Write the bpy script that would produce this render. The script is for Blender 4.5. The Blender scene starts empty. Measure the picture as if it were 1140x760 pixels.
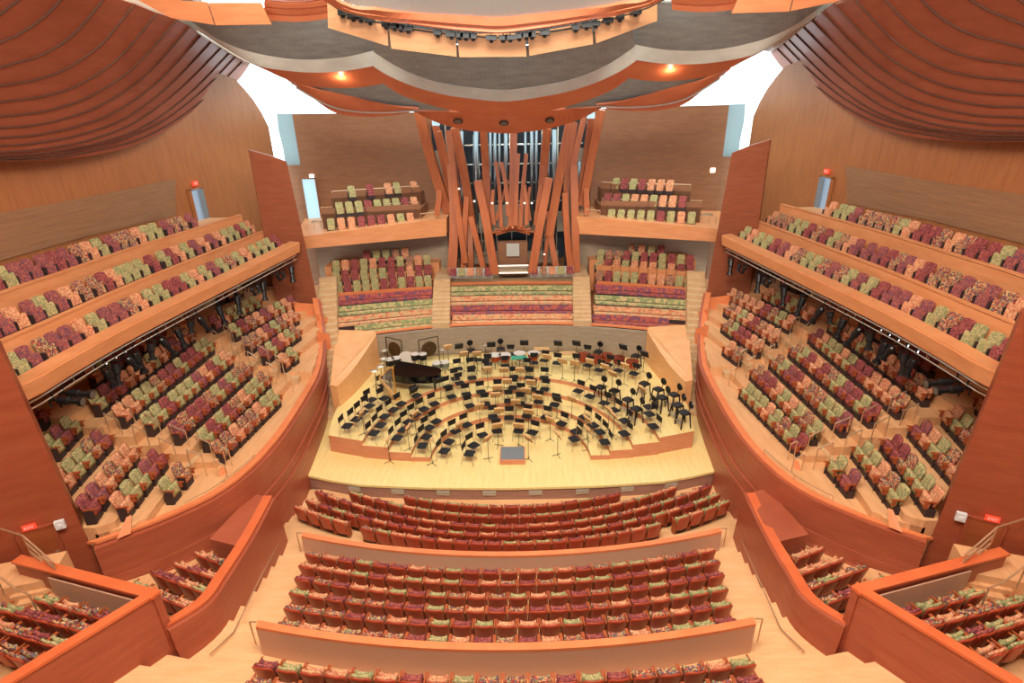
import bpy, bmesh, math, random
from mathutils import Vector, Matrix
R = random.Random(7)
C = bpy.context.scene.collection
PI = math.pi

# ------------------------------------------------------------------ camera numbers and pixel -> world rays
FPX, CX, CY = 600., 570., 380.
PITCH, ROLL, YAW = math.radians(23), math.radians(1.2), math.radians(1.0)
CAM = (0.6, 0.0, 16.0)
def ray(px, py):
    dx = px - CX; dy = py - CY
    x = dx*math.cos(ROLL) - dy*math.sin(ROLL); y = dy*math.cos(ROLL) + dx*math.sin(ROLL)
    fw = FPX*math.cos(PITCH) - y*math.sin(PITCH); up = -y*math.cos(PITCH) - FPX*math.sin(PITCH)
    return (x*math.cos(YAW) - fw*math.sin(YAW), fw*math.cos(YAW) + x*math.sin(YAW), up)
def U(px, py, X=None, Y=None, Z=None):
    d = ray(px, py)
    t = (X-CAM[0])/d[0] if X is not None else (Y-CAM[1])/d[1] if Y is not None else (Z-CAM[2])/d[2]
    return Vector((CAM[0]+t*d[0], CAM[1]+t*d[1], CAM[2]+t*d[2]))
def UPL(px, py, A, B, D, h=0):          # on the left terrace's sloping plane z = A - B x + D y (+h)
    d = ray(px, py)
    t = (A + h - B*CAM[0] + D*CAM[1] - CAM[2])/(d[2] + B*d[0] - D*d[1])
    return Vector((CAM[0]+t*d[0], CAM[1]+t*d[1], CAM[2]+t*d[2]))
def mx(p, s):                            # s=-1 keeps the left side, s=+1 mirrors it to the right
    return Vector((p[0] if s < 0 else -p[0], p[1], p[2]))

# ------------------------------------------------------------------ materials
def lin(h):
    h = h.lstrip('#'); v = [int(h[i:i+2], 16)/255 for i in (0, 2, 4)]
    return tuple((c/12.92 if c <= .04045 else ((c+.055)/1.055)**2.4) for c in v) + (1,)
def newmat(name, rough=.5, metal=0, spec=.4):
    m = bpy.data.materials.new(name); m.use_nodes = True
    b = m.node_tree.nodes['Principled BSDF']
    b.inputs['Roughness'].default_value = rough; b.inputs['Metallic'].default_value = metal
    b.inputs['Specular IOR Level'].default_value = spec
    return m, m.node_tree.nodes, m.node_tree.links, b
def plain(name, col, rough=.5, metal=0, spec=.4, emit=0):
    m, N, L, b = newmat(name, rough, metal, spec)
    b.inputs['Base Color'].default_value = lin(col)
    if emit:
        b.inputs['Emission Color'].default_value = lin(col); b.inputs['Emission Strength'].default_value = emit
    return m
def wood(name, c1, c2, scale=(1, 1, 1), rough=.45, plank=None, plankdark=.75, spec=.35):
    m, N, L, b = newmat(name, rough, 0, spec)
    tc = N.new('ShaderNodeTexCoord'); mp = N.new('ShaderNodeMapping'); mp.inputs['Scale'].default_value = scale
    L.new(tc.outputs['Object'], mp.inputs['Vector'])
    n1 = N.new('ShaderNodeTexNoise'); n1.inputs['Scale'].default_value = 2.2; n1.inputs['Detail'].default_value = 6; n1.inputs['Roughness'].default_value = .62
    L.new(mp.outputs['Vector'], n1.inputs['Vector'])
    r = N.new('ShaderNodeValToRGB'); r.color_ramp.elements[0].position = .32; r.color_ramp.elements[1].position = .68
    r.color_ramp.elements[0].color = lin(c1); r.color_ramp.elements[1].color = lin(c2)
    L.new(n1.outputs['Fac'], r.inputs['Fac']); out = r.outputs['Color']
    if plank:                            # thin seams between boards: (axis, board width in metres)
        ax, w = plank
        sp = N.new('ShaderNodeSeparateXYZ'); L.new(tc.outputs['Object'], sp.inputs[0])
        d = N.new('ShaderNodeMath'); d.operation = 'DIVIDE'; d.inputs[1].default_value = w; L.new(sp.outputs[ax], d.inputs[0])
        f = N.new('ShaderNodeMath'); f.operation = 'FRACT'; L.new(d.outputs[0], f.inputs[0])
        g = N.new('ShaderNodeMath'); g.operation = 'LESS_THAN'; g.inputs[1].default_value = .08; L.new(f.outputs[0], g.inputs[0])
        mxn = N.new('ShaderNodeMix'); mxn.data_type = 'RGBA'; mxn.blend_type = 'MULTIPLY'
        L.new(g.outputs[0], mxn.inputs[0]); L.new(out, mxn.inputs[6]); mxn.inputs[7].default_value = (plankdark,)*3 + (1,)
        out = mxn.outputs[2]
    L.new(out, b.inputs['Base Color'])
    return m
def fabric(name, cols, scale=24):
    m, N, L, b = newmat(name, .9, 0, .1)
    tc = N.new('ShaderNodeTexCoord'); v = N.new('ShaderNodeTexVoronoi'); v.inputs['Scale'].default_value = scale
    nz = N.new('ShaderNodeTexNoise'); nz.inputs['Scale'].default_value = 5
    mp = N.new('ShaderNodeVectorMath'); mp.operation = 'ADD'
    oi = N.new('ShaderNodeObjectInfo'); sc = N.new('ShaderNodeVectorMath'); sc.operation = 'SCALE'; sc.inputs[3].default_value = 1.7
    L.new(oi.outputs['Location'], sc.inputs[0]); L.new(tc.outputs['Object'], mp.inputs[0]); L.new(sc.outputs[0], mp.inputs[1])
    L.new(mp.outputs[0], v.inputs['Vector'])
    sp = N.new('ShaderNodeSeparateColor'); L.new(v.outputs['Color'], sp.inputs[0])
    r = N.new('ShaderNodeValToRGB'); r.color_ramp.interpolation = 'CONSTANT'
    e = r.color_ramp.elements
    while len(e) < len(cols): e.new(.5)
    for i, c in enumerate(cols): e[i].position = i/len(cols); e[i].color = lin(c)
    L.new(sp.outputs[0], r.inputs['Fac']); L.new(r.outputs['Color'], b.inputs['Base Color'])
    return m
M = {}
M['fir'] = wood('fir_panel', '#924830', '#9f553a', (.35, .35, 2.2), .38)
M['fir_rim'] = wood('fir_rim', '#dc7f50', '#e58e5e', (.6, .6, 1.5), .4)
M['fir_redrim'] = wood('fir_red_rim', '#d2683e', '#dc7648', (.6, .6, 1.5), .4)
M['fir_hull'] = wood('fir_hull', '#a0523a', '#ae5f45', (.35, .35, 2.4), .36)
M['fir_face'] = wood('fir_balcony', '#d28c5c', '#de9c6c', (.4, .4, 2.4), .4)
M['fir_light'] = wood('fir_light', '#e6a870', '#f0b880', (.5, .5, 1.8), .4)
M['sail'] = wood('sail_board', '#9a553e', '#a8614a', (1.2, .25, 1.2), .5)
M['sail_gap'] = plain('sail_gap', '#5c3a2e', .8)
M['wall'] = wood('rear_wall_veneer', '#84583e', '#946648', (.5, .5, 3), .5, ('Z', .62), .93)
M['sidewall'] = wood('side_wall_veneer', '#98603a', '#a66c42', (2.2, 2.2, .35), .5, ('Y', 1.25), .92)
M['band'] = wood('striated_band', '#866248', '#9a7556', (.3, .3, 6), .55, ('Z', .14), .88)
M['pyl'] = wood('pylon_veneer', '#8a4c34', '#98583e', (.5, .5, 3), .5, ('Z', .62), .93)
M['grey'] = wood('grey_slatted', '#848c90', '#9aa4a8', (.5, .5, 3), .6, ('X', .22), .86)
M['greyw'] = wood('grey_wall', '#948470', '#a89884', (.6, .6, 5), .5, ('Z', .3), .9)
M['pale'] = wood('pale_edge', '#bcbcb6', '#cccec8', (.5, .5, 1.2), .5)
M['white'] = plain('pale_plaster', '#b6b8b4', .6)
M['lip'] = wood('lip', '#cd7450', '#d9845e', (.3, .3, .8), .45)
M['panel'] = wood('acoustic_panel', '#cf9a70', '#dcaa80', (.4, .4, 3), .45)
M['stage'] = wood('maple_stage', '#ecd38c', '#f6e09c', (3.5, .4, 1), .35, ('X', .32), .93)
M['floor'] = wood('oak_floor', '#dfae7c', '#ecbf8e', (.4, 2.2, 1), .4, ('Y', .3), .93)
M['terr'] = wood('terrace_floor', '#d8a272', '#e6b484', (2, .4, 1), .45, ('X', .3), .93)
M['step'] = wood('step_tread', '#c9a67c', '#d8b88e', (1, 1, 1), .5)
M['riser'] = wood('riser_front', '#c88462', '#d49470', (.5, .5, 2), .5)
M['panel2'] = wood('acoustic_panel_side', '#a4623f', '#b2704a', (.4, .4, 3), .45)
M['skirt'] = wood('stage_skirt', '#957062', '#a88070', (.4, .4, 4), .5, ('X', .35), .9)
M['ppanel'] = plain('partition_panel', '#cfa68c', .6)
M['shell'] = wood('seat_shell', '#a24028', '#b44c30', (2, 2, 5), .33, None, 1, .5)
M['arm'] = plain('seat_arm', '#a85530', .4)
M['dark'] = plain('dark_base', '#3a2c2c', .6)
M['blk'] = plain('black_satin', '#141416', .35)
M['blkm'] = plain('black_matte', '#1b1a1c', .6)
M['piano'] = plain('piano_black', '#0c0c0e', .12, 0, .6)
M['reveal'] = plain('reveal_daylight_tint', '#7a888a', .6)  # grey-blue colour stands in for daylight on the rear wall's return
M['steel'] = plain('brushed_steel', '#c9b9a4', .3, .8)
M['rail'] = plain('bronze_rail', '#e0c4a0', .28, .7)
M['tin'] = plain('organ_tin', '#8f979c', .35, .85)
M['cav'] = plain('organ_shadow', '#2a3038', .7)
M['beam'] = wood('organ_pipe_fir', '#ad5f3a', '#bd7048', (3, 3, .3), .4)
M['tan'] = wood('tan_wood', '#c49a66', '#d2aa76', (2, 2, 2), .5)
M['copper'] = plain('copper', '#b9563a', .3, .85)
M['skin_drum'] = plain('drum_head', '#cfc6bc', .5)
M['gong'] = plain('gong_bronze', '#5c4a34', .4, .7)
M['gold'] = plain('harp_gold', '#cf9c4e', .35, .5)
M['podium'] = plain('podium_carpet', '#77828a', .9)
M['glass'] = plain('daylit_pane', '#a9d0e4', .3, 0, .4, .6)
M['bluedoor'] = plain('blue_door_light', '#8fa6bf', .4, 0, .4, .35)
M['exit'] = plain('exit_red', '#ff4630', .4, 0, .4, .9)
M['whitebox'] = plain('white_box', '#dfe3e6', .5)
M['lampw'] = plain('lamp_glow', '#fff2dc', .4, 0, .4, 1.6)
M['doorw'] = wood('door_veneer', '#8f4c2c', '#9d5733', (.5, .5, 2), .4)
M['vent'] = plain('vent_grille', '#b9b2a4', .5, .3)
M['green'] = plain('green_cloth', '#3e9a7c', .8)
M['roof'] = plain('hall_shell', '#b9835a', .8)
FV = {'maroon': ('maroon', ['#8e4446', '#a4544e', '#703c48', '#ac665c', '#84464c']),
      'green': ('green', ['#a0a070', '#b8b07c', '#848a62', '#ccb084', '#959468']),
      'orange': ('orange', ['#d8946c', '#e2a880', '#c27e60', '#dcb288', '#b8705e']),
      'mixed': ('many-coloured', ['#c4664c', '#a8a46c', '#70484e', '#dca878', '#8e4446', '#6c6c74']),
      'plum': ('plum', ['#844a54', '#92585a', '#a0524e', '#6a4c5c', '#b46e5c'])}
for k, (w, cs) in FV.items(): M['f_'+k] = fabric('fabric_'+k, cs)
VK = ['maroon', 'green', 'orange', 'mixed', 'plum']
M['b_maroon'] = fabric('bench_maroon', ['#b0585a', '#905060', '#c06a5c', '#7c586e', '#b86c5a'], 6)
M['b_green'] = fabric('bench_green', ['#a8ac78', '#c4ba86', '#8c966c', '#d6bc8c', '#98a074'], 6)
M['b_orange'] = fabric('bench_orange', ['#dca078', '#e4b288', '#cc8868', '#c8b488', '#e0a880'], 6)

# ------------------------------------------------------------------ mesh helpers
class MB:
    def __init__(s): s.v = []; s.f = []; s.mi = []; s.cur = 0
    def add(s, vs, fs):
        b = len(s.v); s.v += [tuple(v) for v in vs]; s.f += [tuple(b+i for i in f) for f in fs]; s.mi += [s.cur]*len(fs); return s
    def box(s, c, d, rz=0, mtx=None, taper=1.0):
        vs = []
        for z in (-1, 1):
            t = 1 if z < 0 else taper
            for x, y in ((-1, -1), (1, -1), (1, 1), (-1, 1)): vs.append(Vector((x*d[0]/2*t, y*d[1]/2*t, z*d[2]/2)))
        m = (mtx or Matrix.Translation(Vector(c)) @ Matrix.Rotation(rz, 4, 'Z'))
        return s.add([m @ v for v in vs], [(3, 2, 1, 0), (4, 5, 6, 7), (0, 1, 5, 4), (1, 2, 6, 5), (2, 3, 7, 6), (3, 0, 4, 7)])
    def tube(s, p, q, r, n=6, r2=None):
        p = Vector(p); q = Vector(q); d = (q-p)
        if d.length < 1e-6: return s
        rot = d.to_track_quat('Z', 'Y').to_matrix(); r2 = r if r2 is None else r2; vs = []
        for k, (c, rr) in enumerate(((p, r), (q, r2))):
            for i in range(n):
                a = 2*PI*i/n; vs.append(c + rot @ Vector((rr*math.cos(a), rr*math.sin(a), 0)))
        return s.add(vs, [(i, (i+1) % n, n+(i+1) % n, n+i) for i in range(n)] + [tuple(range(n-1, -1, -1)), tuple(range(n, 2*n))])
    def path(s, pts, r, n=6):
        for a, b in zip(pts, pts[1:]): s.tube(a, b, r, n)
        return s
    def lathe(s, prof, c=(0, 0, 0), n=16, mtx=None):
        vs = []; m = mtx or Matrix.Translation(Vector(c))
        for r, z in prof:
            for i in range(n):
                a = 2*PI*i/n; vs.append(m @ Vector((r*math.cos(a), r*math.sin(a), z)))
        fs = [(j*n+i, j*n+(i+1) % n, (j+1)*n+(i+1) % n, (j+1)*n+i) for j in range(len(prof)-1) for i in range(n)]
        k = len(prof)-1
        return s.add(vs, fs + [tuple(range(n-1, -1, -1)), tuple(k*n+i for i in range(n))])
    def prism(s, poly, z0, z1):          # poly: [(x,y)] ; z may be per-vertex lists
        n = len(poly); zz0 = z0 if isinstance(z0, (list, tuple)) else [z0]*n; zz1 = z1 if isinstance(z1, (list, tuple)) else [z1]*n
        vs = [(x, y, a) for (x, y), a in zip(poly, zz0)] + [(x, y, a) for (x, y), a in zip(poly, zz1)]
        return s.add(vs, [tuple(range(n-1, -1, -1)), tuple(range(n, 2*n))] + [(i, (i+1) % n, n+(i+1) % n, n+i) for i in range(n)])
    def build(s, name, mats, parent=None, smooth=False, loc=None, rz=0):
        me = bpy.data.meshes.new(name); me.from_pydata(s.v, [], s.f); me.update()
        for m in (mats if isinstance(mats, (list, tuple)) else [mats]): me.materials.append(m)
        if any(s.mi): me.polygons.foreach_set('material_index', s.mi)
        bm = bmesh.new(); bm.from_mesh(me); bmesh.ops.recalc_face_normals(bm, faces=bm.faces); bm.to_mesh(me); bm.free()
        if smooth: me.polygons.foreach_set('use_smooth', [True]*len(me.polygons))
        o = bpy.data.objects.new(name, me); C.objects.link(o)
        if parent: o.parent = parent
        if loc is not None: o.location = loc; o.rotation_euler = (0, 0, rz)
        return o
def resample(P, n):
    P = [Vector(p) for p in P]; d = [0]
    for a, b in zip(P, P[1:]): d.append(d[-1] + (b-a).length)
    out = []
    for i in range(n):
        t = d[-1]*i/(n-1); k = 0
        while k < len(P)-2 and d[k+1] < t: k += 1
        u = (t-d[k])/max(d[k+1]-d[k], 1e-9)
        a = P[max(k-1, 0)]; b = P[k]; c = P[k+1]; e = P[min(k+2, len(P)-1)]
        u2, u3 = u*u, u*u*u               # Catmull-Rom through the given points
        out.append(.5*((2*b) + (c-a)*u + (2*a-5*b+4*c-e)*u2 + (3*b-a-3*c+e)*u3))
    return out
def thickstrip(mb, A, B, t):             # a sheet spanned between two point rows, given thickness t along its normal
    n = len(A); N = []
    for i in range(n):
        T = (A[min(i+1, n-1)] - A[max(i-1, 0)]); W = B[i]-A[i]; nn = T.cross(W)
        N.append(nn.normalized() if nn.length > 1e-9 else Vector((0, 0, 1)))
    vs = list(A) + list(B) + [a-nn*t for a, nn in zip(A, N)] + [b-nn*t for b, nn in zip(B, N)]
    fs = []
    for i in range(n-1):
        fs += [(i, i+1, n+i+1, n+i), (2*n+i+1, 2*n+i, 3*n+i, 3*n+i+1), (i+1, i, 2*n+i, 2*n+i+1), (n+i, n+i+1, 3*n+i+1, 3*n+i)]
    fs += [(0, n, 3*n, 2*n), (n-1, 3*n-1, 4*n-1, 2*n-1)]
    mb.add(vs, fs)
def tag(o, label=None, cat=None, group=None, kind=None):
    if label: o['label'] = label
    if cat: o['category'] = cat
    if group: o['group'] = group
    if kind: o['kind'] = kind
    return o
def struct(name, mb, m, label, cat, smooth=False):
    return tag(mb.build(name, m, None, smooth), label, cat, None, 'structure')
def sheet(name, A, B, m, label, cat, t=.1, n=40, smooth=True):
    mb = MB(); thickstrip(mb, resample(A, n), resample(B, n), t); return struct(name, mb, m, label, cat, False)
def empty(name, loc, rz=0):
    o = bpy.data.objects.new(name, None); C.objects.link(o); o.location = loc; o.rotation_euler = (0, 0, rz); o.empty_display_size = .1; return o
def dup(root, loc, rz):
    r = root.copy(); C.objects.link(r); r.location = loc; r.rotation_euler = (0, 0, rz)
    for ch in KIDS[root.name]:
        c = ch.copy(); C.objects.link(c); c.parent = r
    return r
KIDS = {}
ORD = ['zeroth', 'first', 'second', 'third', 'fourth', 'fifth', 'sixth', 'seventh', 'eighth', 'ninth', 'tenth', 'eleventh', 'twelfth', 'thirteenth', 'fourteenth', 'fifteenth', 'sixteenth', 'seventeenth', 'eighteenth', 'nineteenth', 'twentieth'] + \
      ['twenty-' + w for w in ('first', 'second', 'third', 'fourth', 'fifth', 'sixth', 'seventh', 'eighth', 'ninth')] + ['thirtieth'] + ['thirty-' + w for w in ('first', 'second', 'third', 'fourth', 'fifth')]
SIDE = {-1: 'left', 1: 'right'}

# ================================================================== STAGE
STF = [(-10.15, 21.55), (-8.6, 21.05), (-7.1, 20.68), (-4, 20.42), (0, 20.33), (4, 20.42), (7.1, 20.68), (8.6, 21.05), (10.15, 21.55)]
mb = MB(); mb.prism(STF + [(10.6, 24), (11.2, 27), (11, 30), (9, 34), (0, 35.5), (-9, 34), (-11, 30), (-11.2, 27), (-10.6, 24)], -.12, 0)
struct('stage_floor', mb, M['stage'], 'pale yellow maple stage floor with a curved front edge', 'floor')
mb = MB(); a = resample([(x, y+.08, -.12) for x, y in STF], 41); b = [v + Vector((0, 0, -.9)) for v in a]; thickstrip(mb, a, b, -.15)
struct('stage_front_wall', mb, M['skirt'], 'brown panelled stage front below the curved stage edge', 'wall')
for i, (px, py) in enumerate(((396, 541), (444, 543.5), (494, 545.5), (545, 546.5), (596, 546), (648, 543.5), (697, 539.5), (745, 535))):
    p = U(px, py, Z=-.32); x = p.x
    y = next(a.y + (b.y-a.y)*(x-a.x)/(b.x-a.x) for a, b in zip([Vector((q[0], q[1], 0)) for q in STF], [Vector((q[0], q[1], 0)) for q in STF[1:]]) if a.x <= x <= b.x)
    mb = MB(); mb.box((0, 0, 0), (.62, .05, .26)); mb.box((0, -.03, .0), (.56, .02, .2))
    o = mb.build('vent_grille', M['vent'], None, False, (x, y+.03, -.33), math.atan2(.11*x/5, 1)); tag(o, f'pale rectangular vent in the stage front, {ORD[i+1]} from the left', 'vent', 'vents along the stage front')
CS = (0.0, 22.45); RAD = [4.0, 4.95, 6.1, 7.45, 9.35]; TZ = [.27, .5, .74, .97]
TH0 = [.0, .01, .03, .06, .11]
def arc(r, th0, n=40, cy=CS[1]):
    return [(CS[0]+r*math.cos(th0+(PI-2*th0)*i/n), cy + r*math.sin(th0+(PI-2*th0)*i/n)) for i in range(n+1)]
for k in range(4):
    mb = MB()
    inner = arc(RAD[k], TH0[k])
    if k < 3:
        outer = arc(RAD[k+1]+.05, TH0[k+1]-.005)
    else:
        outer = [(9.32, 23.45), (9.75, 26.3), (9.3, 29), (8.75, 32), (5, 33.3), (0, 33.8), (-5, 33.3), (-8.75, 32), (-9.3, 29), (-9.75, 26.3), (-9.32, 23.45)]
        outer = [(v.x, v.y) for v in resample([(x, y, 0) for x, y in outer], 41)]
    n = len(inner); z0, z1 = 0.0, TZ[k]
    vs = [(x, y, z1) for x, y in inner] + [(x, y, z1) for x, y in outer] + [(x, y, z0) for x, y in inner] + [(x, y, z0) for x, y in outer]
    top = [(i, i+1, n+i+1, n+i) for i in range(n-1)]
    sd = [(i+1, i, 2*n+i, 2*n+i+1) for i in range(n-1)] + [(0, n, 3*n, 2*n), (n-1, 2*n-1, 4*n-1, 3*n-1)] + [(n+i, n+i+1, 3*n+i+1, 3*n+i) for i in range(n-1)]
    mb.add(vs, top); mb.cur = 1; mb.add(vs, sd)
    me_o = mb.build('stage_riser_floor', [M['stage'], M['riser']]); tag(me_o, f'semicircular stage riser, {ORD[k+1]} step up from the conductor podium', 'floor', None, 'structure')
def tier_z(x, y):
    r = math.hypot(x-CS[0], y-CS[1])
    if y < CS[1]+.02*r: return 0.0
    z = 0.0
    for k in range(4):
        if r > RAD[k]: z = TZ[k]
    return z
def on_tier(px, py, h=0):
    z = .5
    for _ in range(6):
        p = U(px, py, Z=z+h); z2 = tier_z(p.x, p.y)
        if abs(z2-z) < 1e-6: break
        z = z2
    p = U(px, py, Z=z+h); return Vector((p.x, p.y, z))

# side wings of the stage (block with a curved inner edge) and the stage's rear wall
for s in (-1, 1):
    crv = [U(375, 430, Y=26.4), U(383, 422.5, Y=27.1), U(392, 412.5, Y=28.0), U(399, 403, Y=28.9), U(405, 394.5, Y=29.7), U(413, 382, Y=30.9), U(419, 372.5, Y=31.9)]
    crv = resample(crv, 16); out = [Vector((-9.85, 26.4, crv[0].z)), Vector((-11.55, 32.6, 3.1))]
    mb = MB(); poly = [(p.x, p.y) for p in crv] + [(-8.9, 32.6), (-11.55, 32.9), (-10.05, 26.6)]
    zt = [p.z for p in crv] + [3.05, 3.05, crv[0].z]
    if s > 0: poly = [(-x, y) for x, y in poly]
    mb.prism(poly, 0, zt)
    struct('stage_wing_wall', mb, M['fir_light'], f'solid fir wing wall with a curved inner edge at the {SIDE[s]} of the stage', 'wall')
rw = [(-9, 32.3), (-5, 33.4), (0, 33.75), (5, 33.4), (9, 32.3)]
a = resample([(x, y, .97) for x, y in rw], 31); b = [v + Vector((0, .1, 1.85)) for v in a]
mb = MB(); thickstrip(mb, a, b, -.25)
struct('stage_rear_wall', mb, M['greyw'], 'grey-brown wood wall curving round the back of the stage', 'wall')
mb = MB(); a = resample([(x*1.02, y+.1, 2.86) for x, y in rw], 31); thickstrip(mb, a, [v + Vector((0, .35, 0)) for v in a], -.08)
struct('trim_1', mb, M['fir_rim'], 'orange capping rail along the top of the stage rear wall', 'trim')

# ================================================================== CHOIR BENCHES, STEPS AND TERRACES BEHIND THE STAGE
def rowline(l, r, z): return U(l[0], l[1], Z=z), U(r[0], r[1], Z=z)
bz = [4.2, 3.76, 3.36, 2.98]               # cushion height of the bench rows, top row first
BR = {'left': [((372, 336), (481, 328), 'maroon'), ((373, 348), (483, 338.5), 'green'), ((374, 360), (484, 349), 'orange'), ((394, 369), (485, 359), 'green')],
      'centre': [((500, 325), (643, 323.5), 'green'), ((501, 336), (642, 334.5), 'orange'), ((502, 347), (641, 345.5), 'maroon'), ((503, 357), (640, 355.5), 'orange')],
      'right': [((663, 322), (771, 329), 'maroon'), ((662, 334), (769, 340.5), 'green'), ((661, 346), (768, 352.5), 'orange'), ((660, 356), (746, 361.1), 'maroon')]}
ords = ['topmost', 'second', 'third', 'lowest']
btop = {}
for blk, rows in BR.items():
    for k, (l, r, col) in enumerate(rows):
        L_, R_ = rowline(l, r, bz[k]); sag = .35 if blk == 'centre' else .12
        pts = []
        for i in range(17):
            t = i/16; p = L_.lerp(R_, t); p.y += sag*4*t*(1-t)*(.35 if blk == 'centre' else .5); pts.append(p)
        btop[(blk, k)] = pts
        z = bz[k]; c = pts[8]; root = empty('choir_bench', (c.x, c.y, z-.5)); off = Vector((c.x, c.y, z-.5))
        P = [p-off for p in pts]
        up = Vector((0, 0, 1))
        mb = MB(); thickstrip(mb, [p+Vector((0, -.26, -.06)) for p in P], [p+Vector((0, .1, -.06)) for p in P], .14); mb.build('seat_cushion', M['b_'+col], root)
        mb = MB(); thickstrip(mb, [p+Vector((0, .22, -.05)) for p in P], [p+Vector((0, .28, .3)) for p in P], .09); mb.build('backrest', M['b_'+col], root)
        mb = MB(); thickstrip(mb, [p+Vector((0, -.22, -.2)) for p in P], [p+Vector((0, -.22, -.5)) for p in P], .06); mb.build('kick_board', M['dark'], root)
        tag(root, f'long {col} patterned choir bench, {ords[k]} row of the {blk} block behind the stage', 'bench', 'choir benches behind the stage')
for blk in BR:                            # stepped floor under the benches
    mb = MB()
    for k in range(4):
        P = btop[(blk, k)]; f = [p+Vector((0, -.5, 0)) for p in P]; q = [p+Vector((0, .62, 0)) for p in P]
        poly = [(p.x, p.y) for p in f] + [(p.x, p.y) for p in reversed(q)]; mb.prism(poly, 1.5, bz[k]-.5)
    struct('choir_terrace_floor', mb, M['fir_rim'], f'stepped fir floor under the {blk} choir benches', 'floor')
# parapet between the benches and the seating above
def ribbon(l, r, zt, zb, thick, name, m, label, sag=.1, y=None):
    L_, R_ = (U(*l, Z=zt), U(*r, Z=zt)) if y is None else (U(*l, Y=y[0]), U(*r, Y=y[1]))
    A = []
    for i in range(13):
        t = i/12; p = L_.lerp(R_, t); p.y += sag*4*t*(1-t); A.append(p)
    mb = MB(); thickstrip(mb, A, [Vector((p.x, p.y, zb if y is None else p.z-zb)) for p in A], thick)
    return struct(name, mb, m, label, 'wall'), A
_, PL = ribbon((371, 327), (481, 319), 4.6, 3.6, -.12, 'choir_parapet_wall', M['fir_rim'], 'orange parapet above the left choir benches')
_, PR = ribbon((664, 313), (773, 321), 4.6, 3.6, -.12, 'choir_parapet_wall', M['fir_rim'], 'orange parapet above the right choir benches')
_, PC = ribbon((499, 315), (644, 313.5), 4.66, 3.6, -.12, 'choir_parapet_wall', M['fir_rim'], 'orange parapet above the centre choir benches, under the organ', .2)
mb = MB(); mb.prism([(PC[0].x, PC[0].y)] + [(p.x, p.y) for p in PC[1:]] + [(PC[-1].x, 41), (PC[0].x, 41)], 3.9, 4.5)
struct('organ_loft_floor', mb, M['step'], 'narrow loft floor carrying the organ console', 'floor')
for s in (-1, 1):                        # inner stairs and outer stairs
    foot = (U(485, 361, Z=3.1)+U(502, 361, Z=3.1))/2; foot = Vector((-4.72, 33.5, 3.05)); head = Vector((-5.05, 38.0, 5.0))
    mb = MB(); n = 12
    for i in range(n):
        p = foot.lerp(head, (i+.5)/n); z = foot.z + (head.z-foot.z)*(i+1)/n; mb.box((mx(p, s).x, p.y, (z+1.2)/2), (1.2, (head.y-foot.y)/n+.04, z-1.2))
    mb.box((mx(head, s).x, head.y+1.4, 3.5), (1.15, 2.9, 3.0))
    struct('choir_stair_floor', mb, M['step'], f'narrow pale wooden stair between the centre and {SIDE[s]} choir benches', 'stairs')
    mb = MB(); foot = Vector((-10.45, 26.5, 0)); head = Vector((-12.75, 36.2, 5.7)); n = 22
    for i in range(n):
        p = foot.lerp(head, (i+.5)/n); z = .26*(i+1); q = mx(p, s)
        mb.box((q.x, q.y, z/2-.2), (1.15, (head.y-foot.y)/n+.05, z+.4), math.radians(13.3)*(1 if s < 0 else -1))
    struct('outer_stair_floor', mb, M['step'], f'long pale wooden stair climbing beside the stage on the {SIDE[s]}', 'stairs')
    mb = MB(); mb.tube(mx(Vector((-10.95, 26.7, 1.0)), s), mx(Vector((-11.75, 30.2, 3.0)), s), .03); mb.tube(mx(Vector((-10.95, 26.7, 0)), s), mx(Vector((-10.95, 26.7, 1.0)), s), .025); mb.tube(mx(Vector((-11.75, 30.2, 2)), s), mx(Vector((-11.75, 30.2, 3.0)), s), .025)
    tag(mb.build('handrail', M['rail']), f'short metal handrail at the foot of the {SIDE[s]} outer stage stair', 'handrail')

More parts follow.
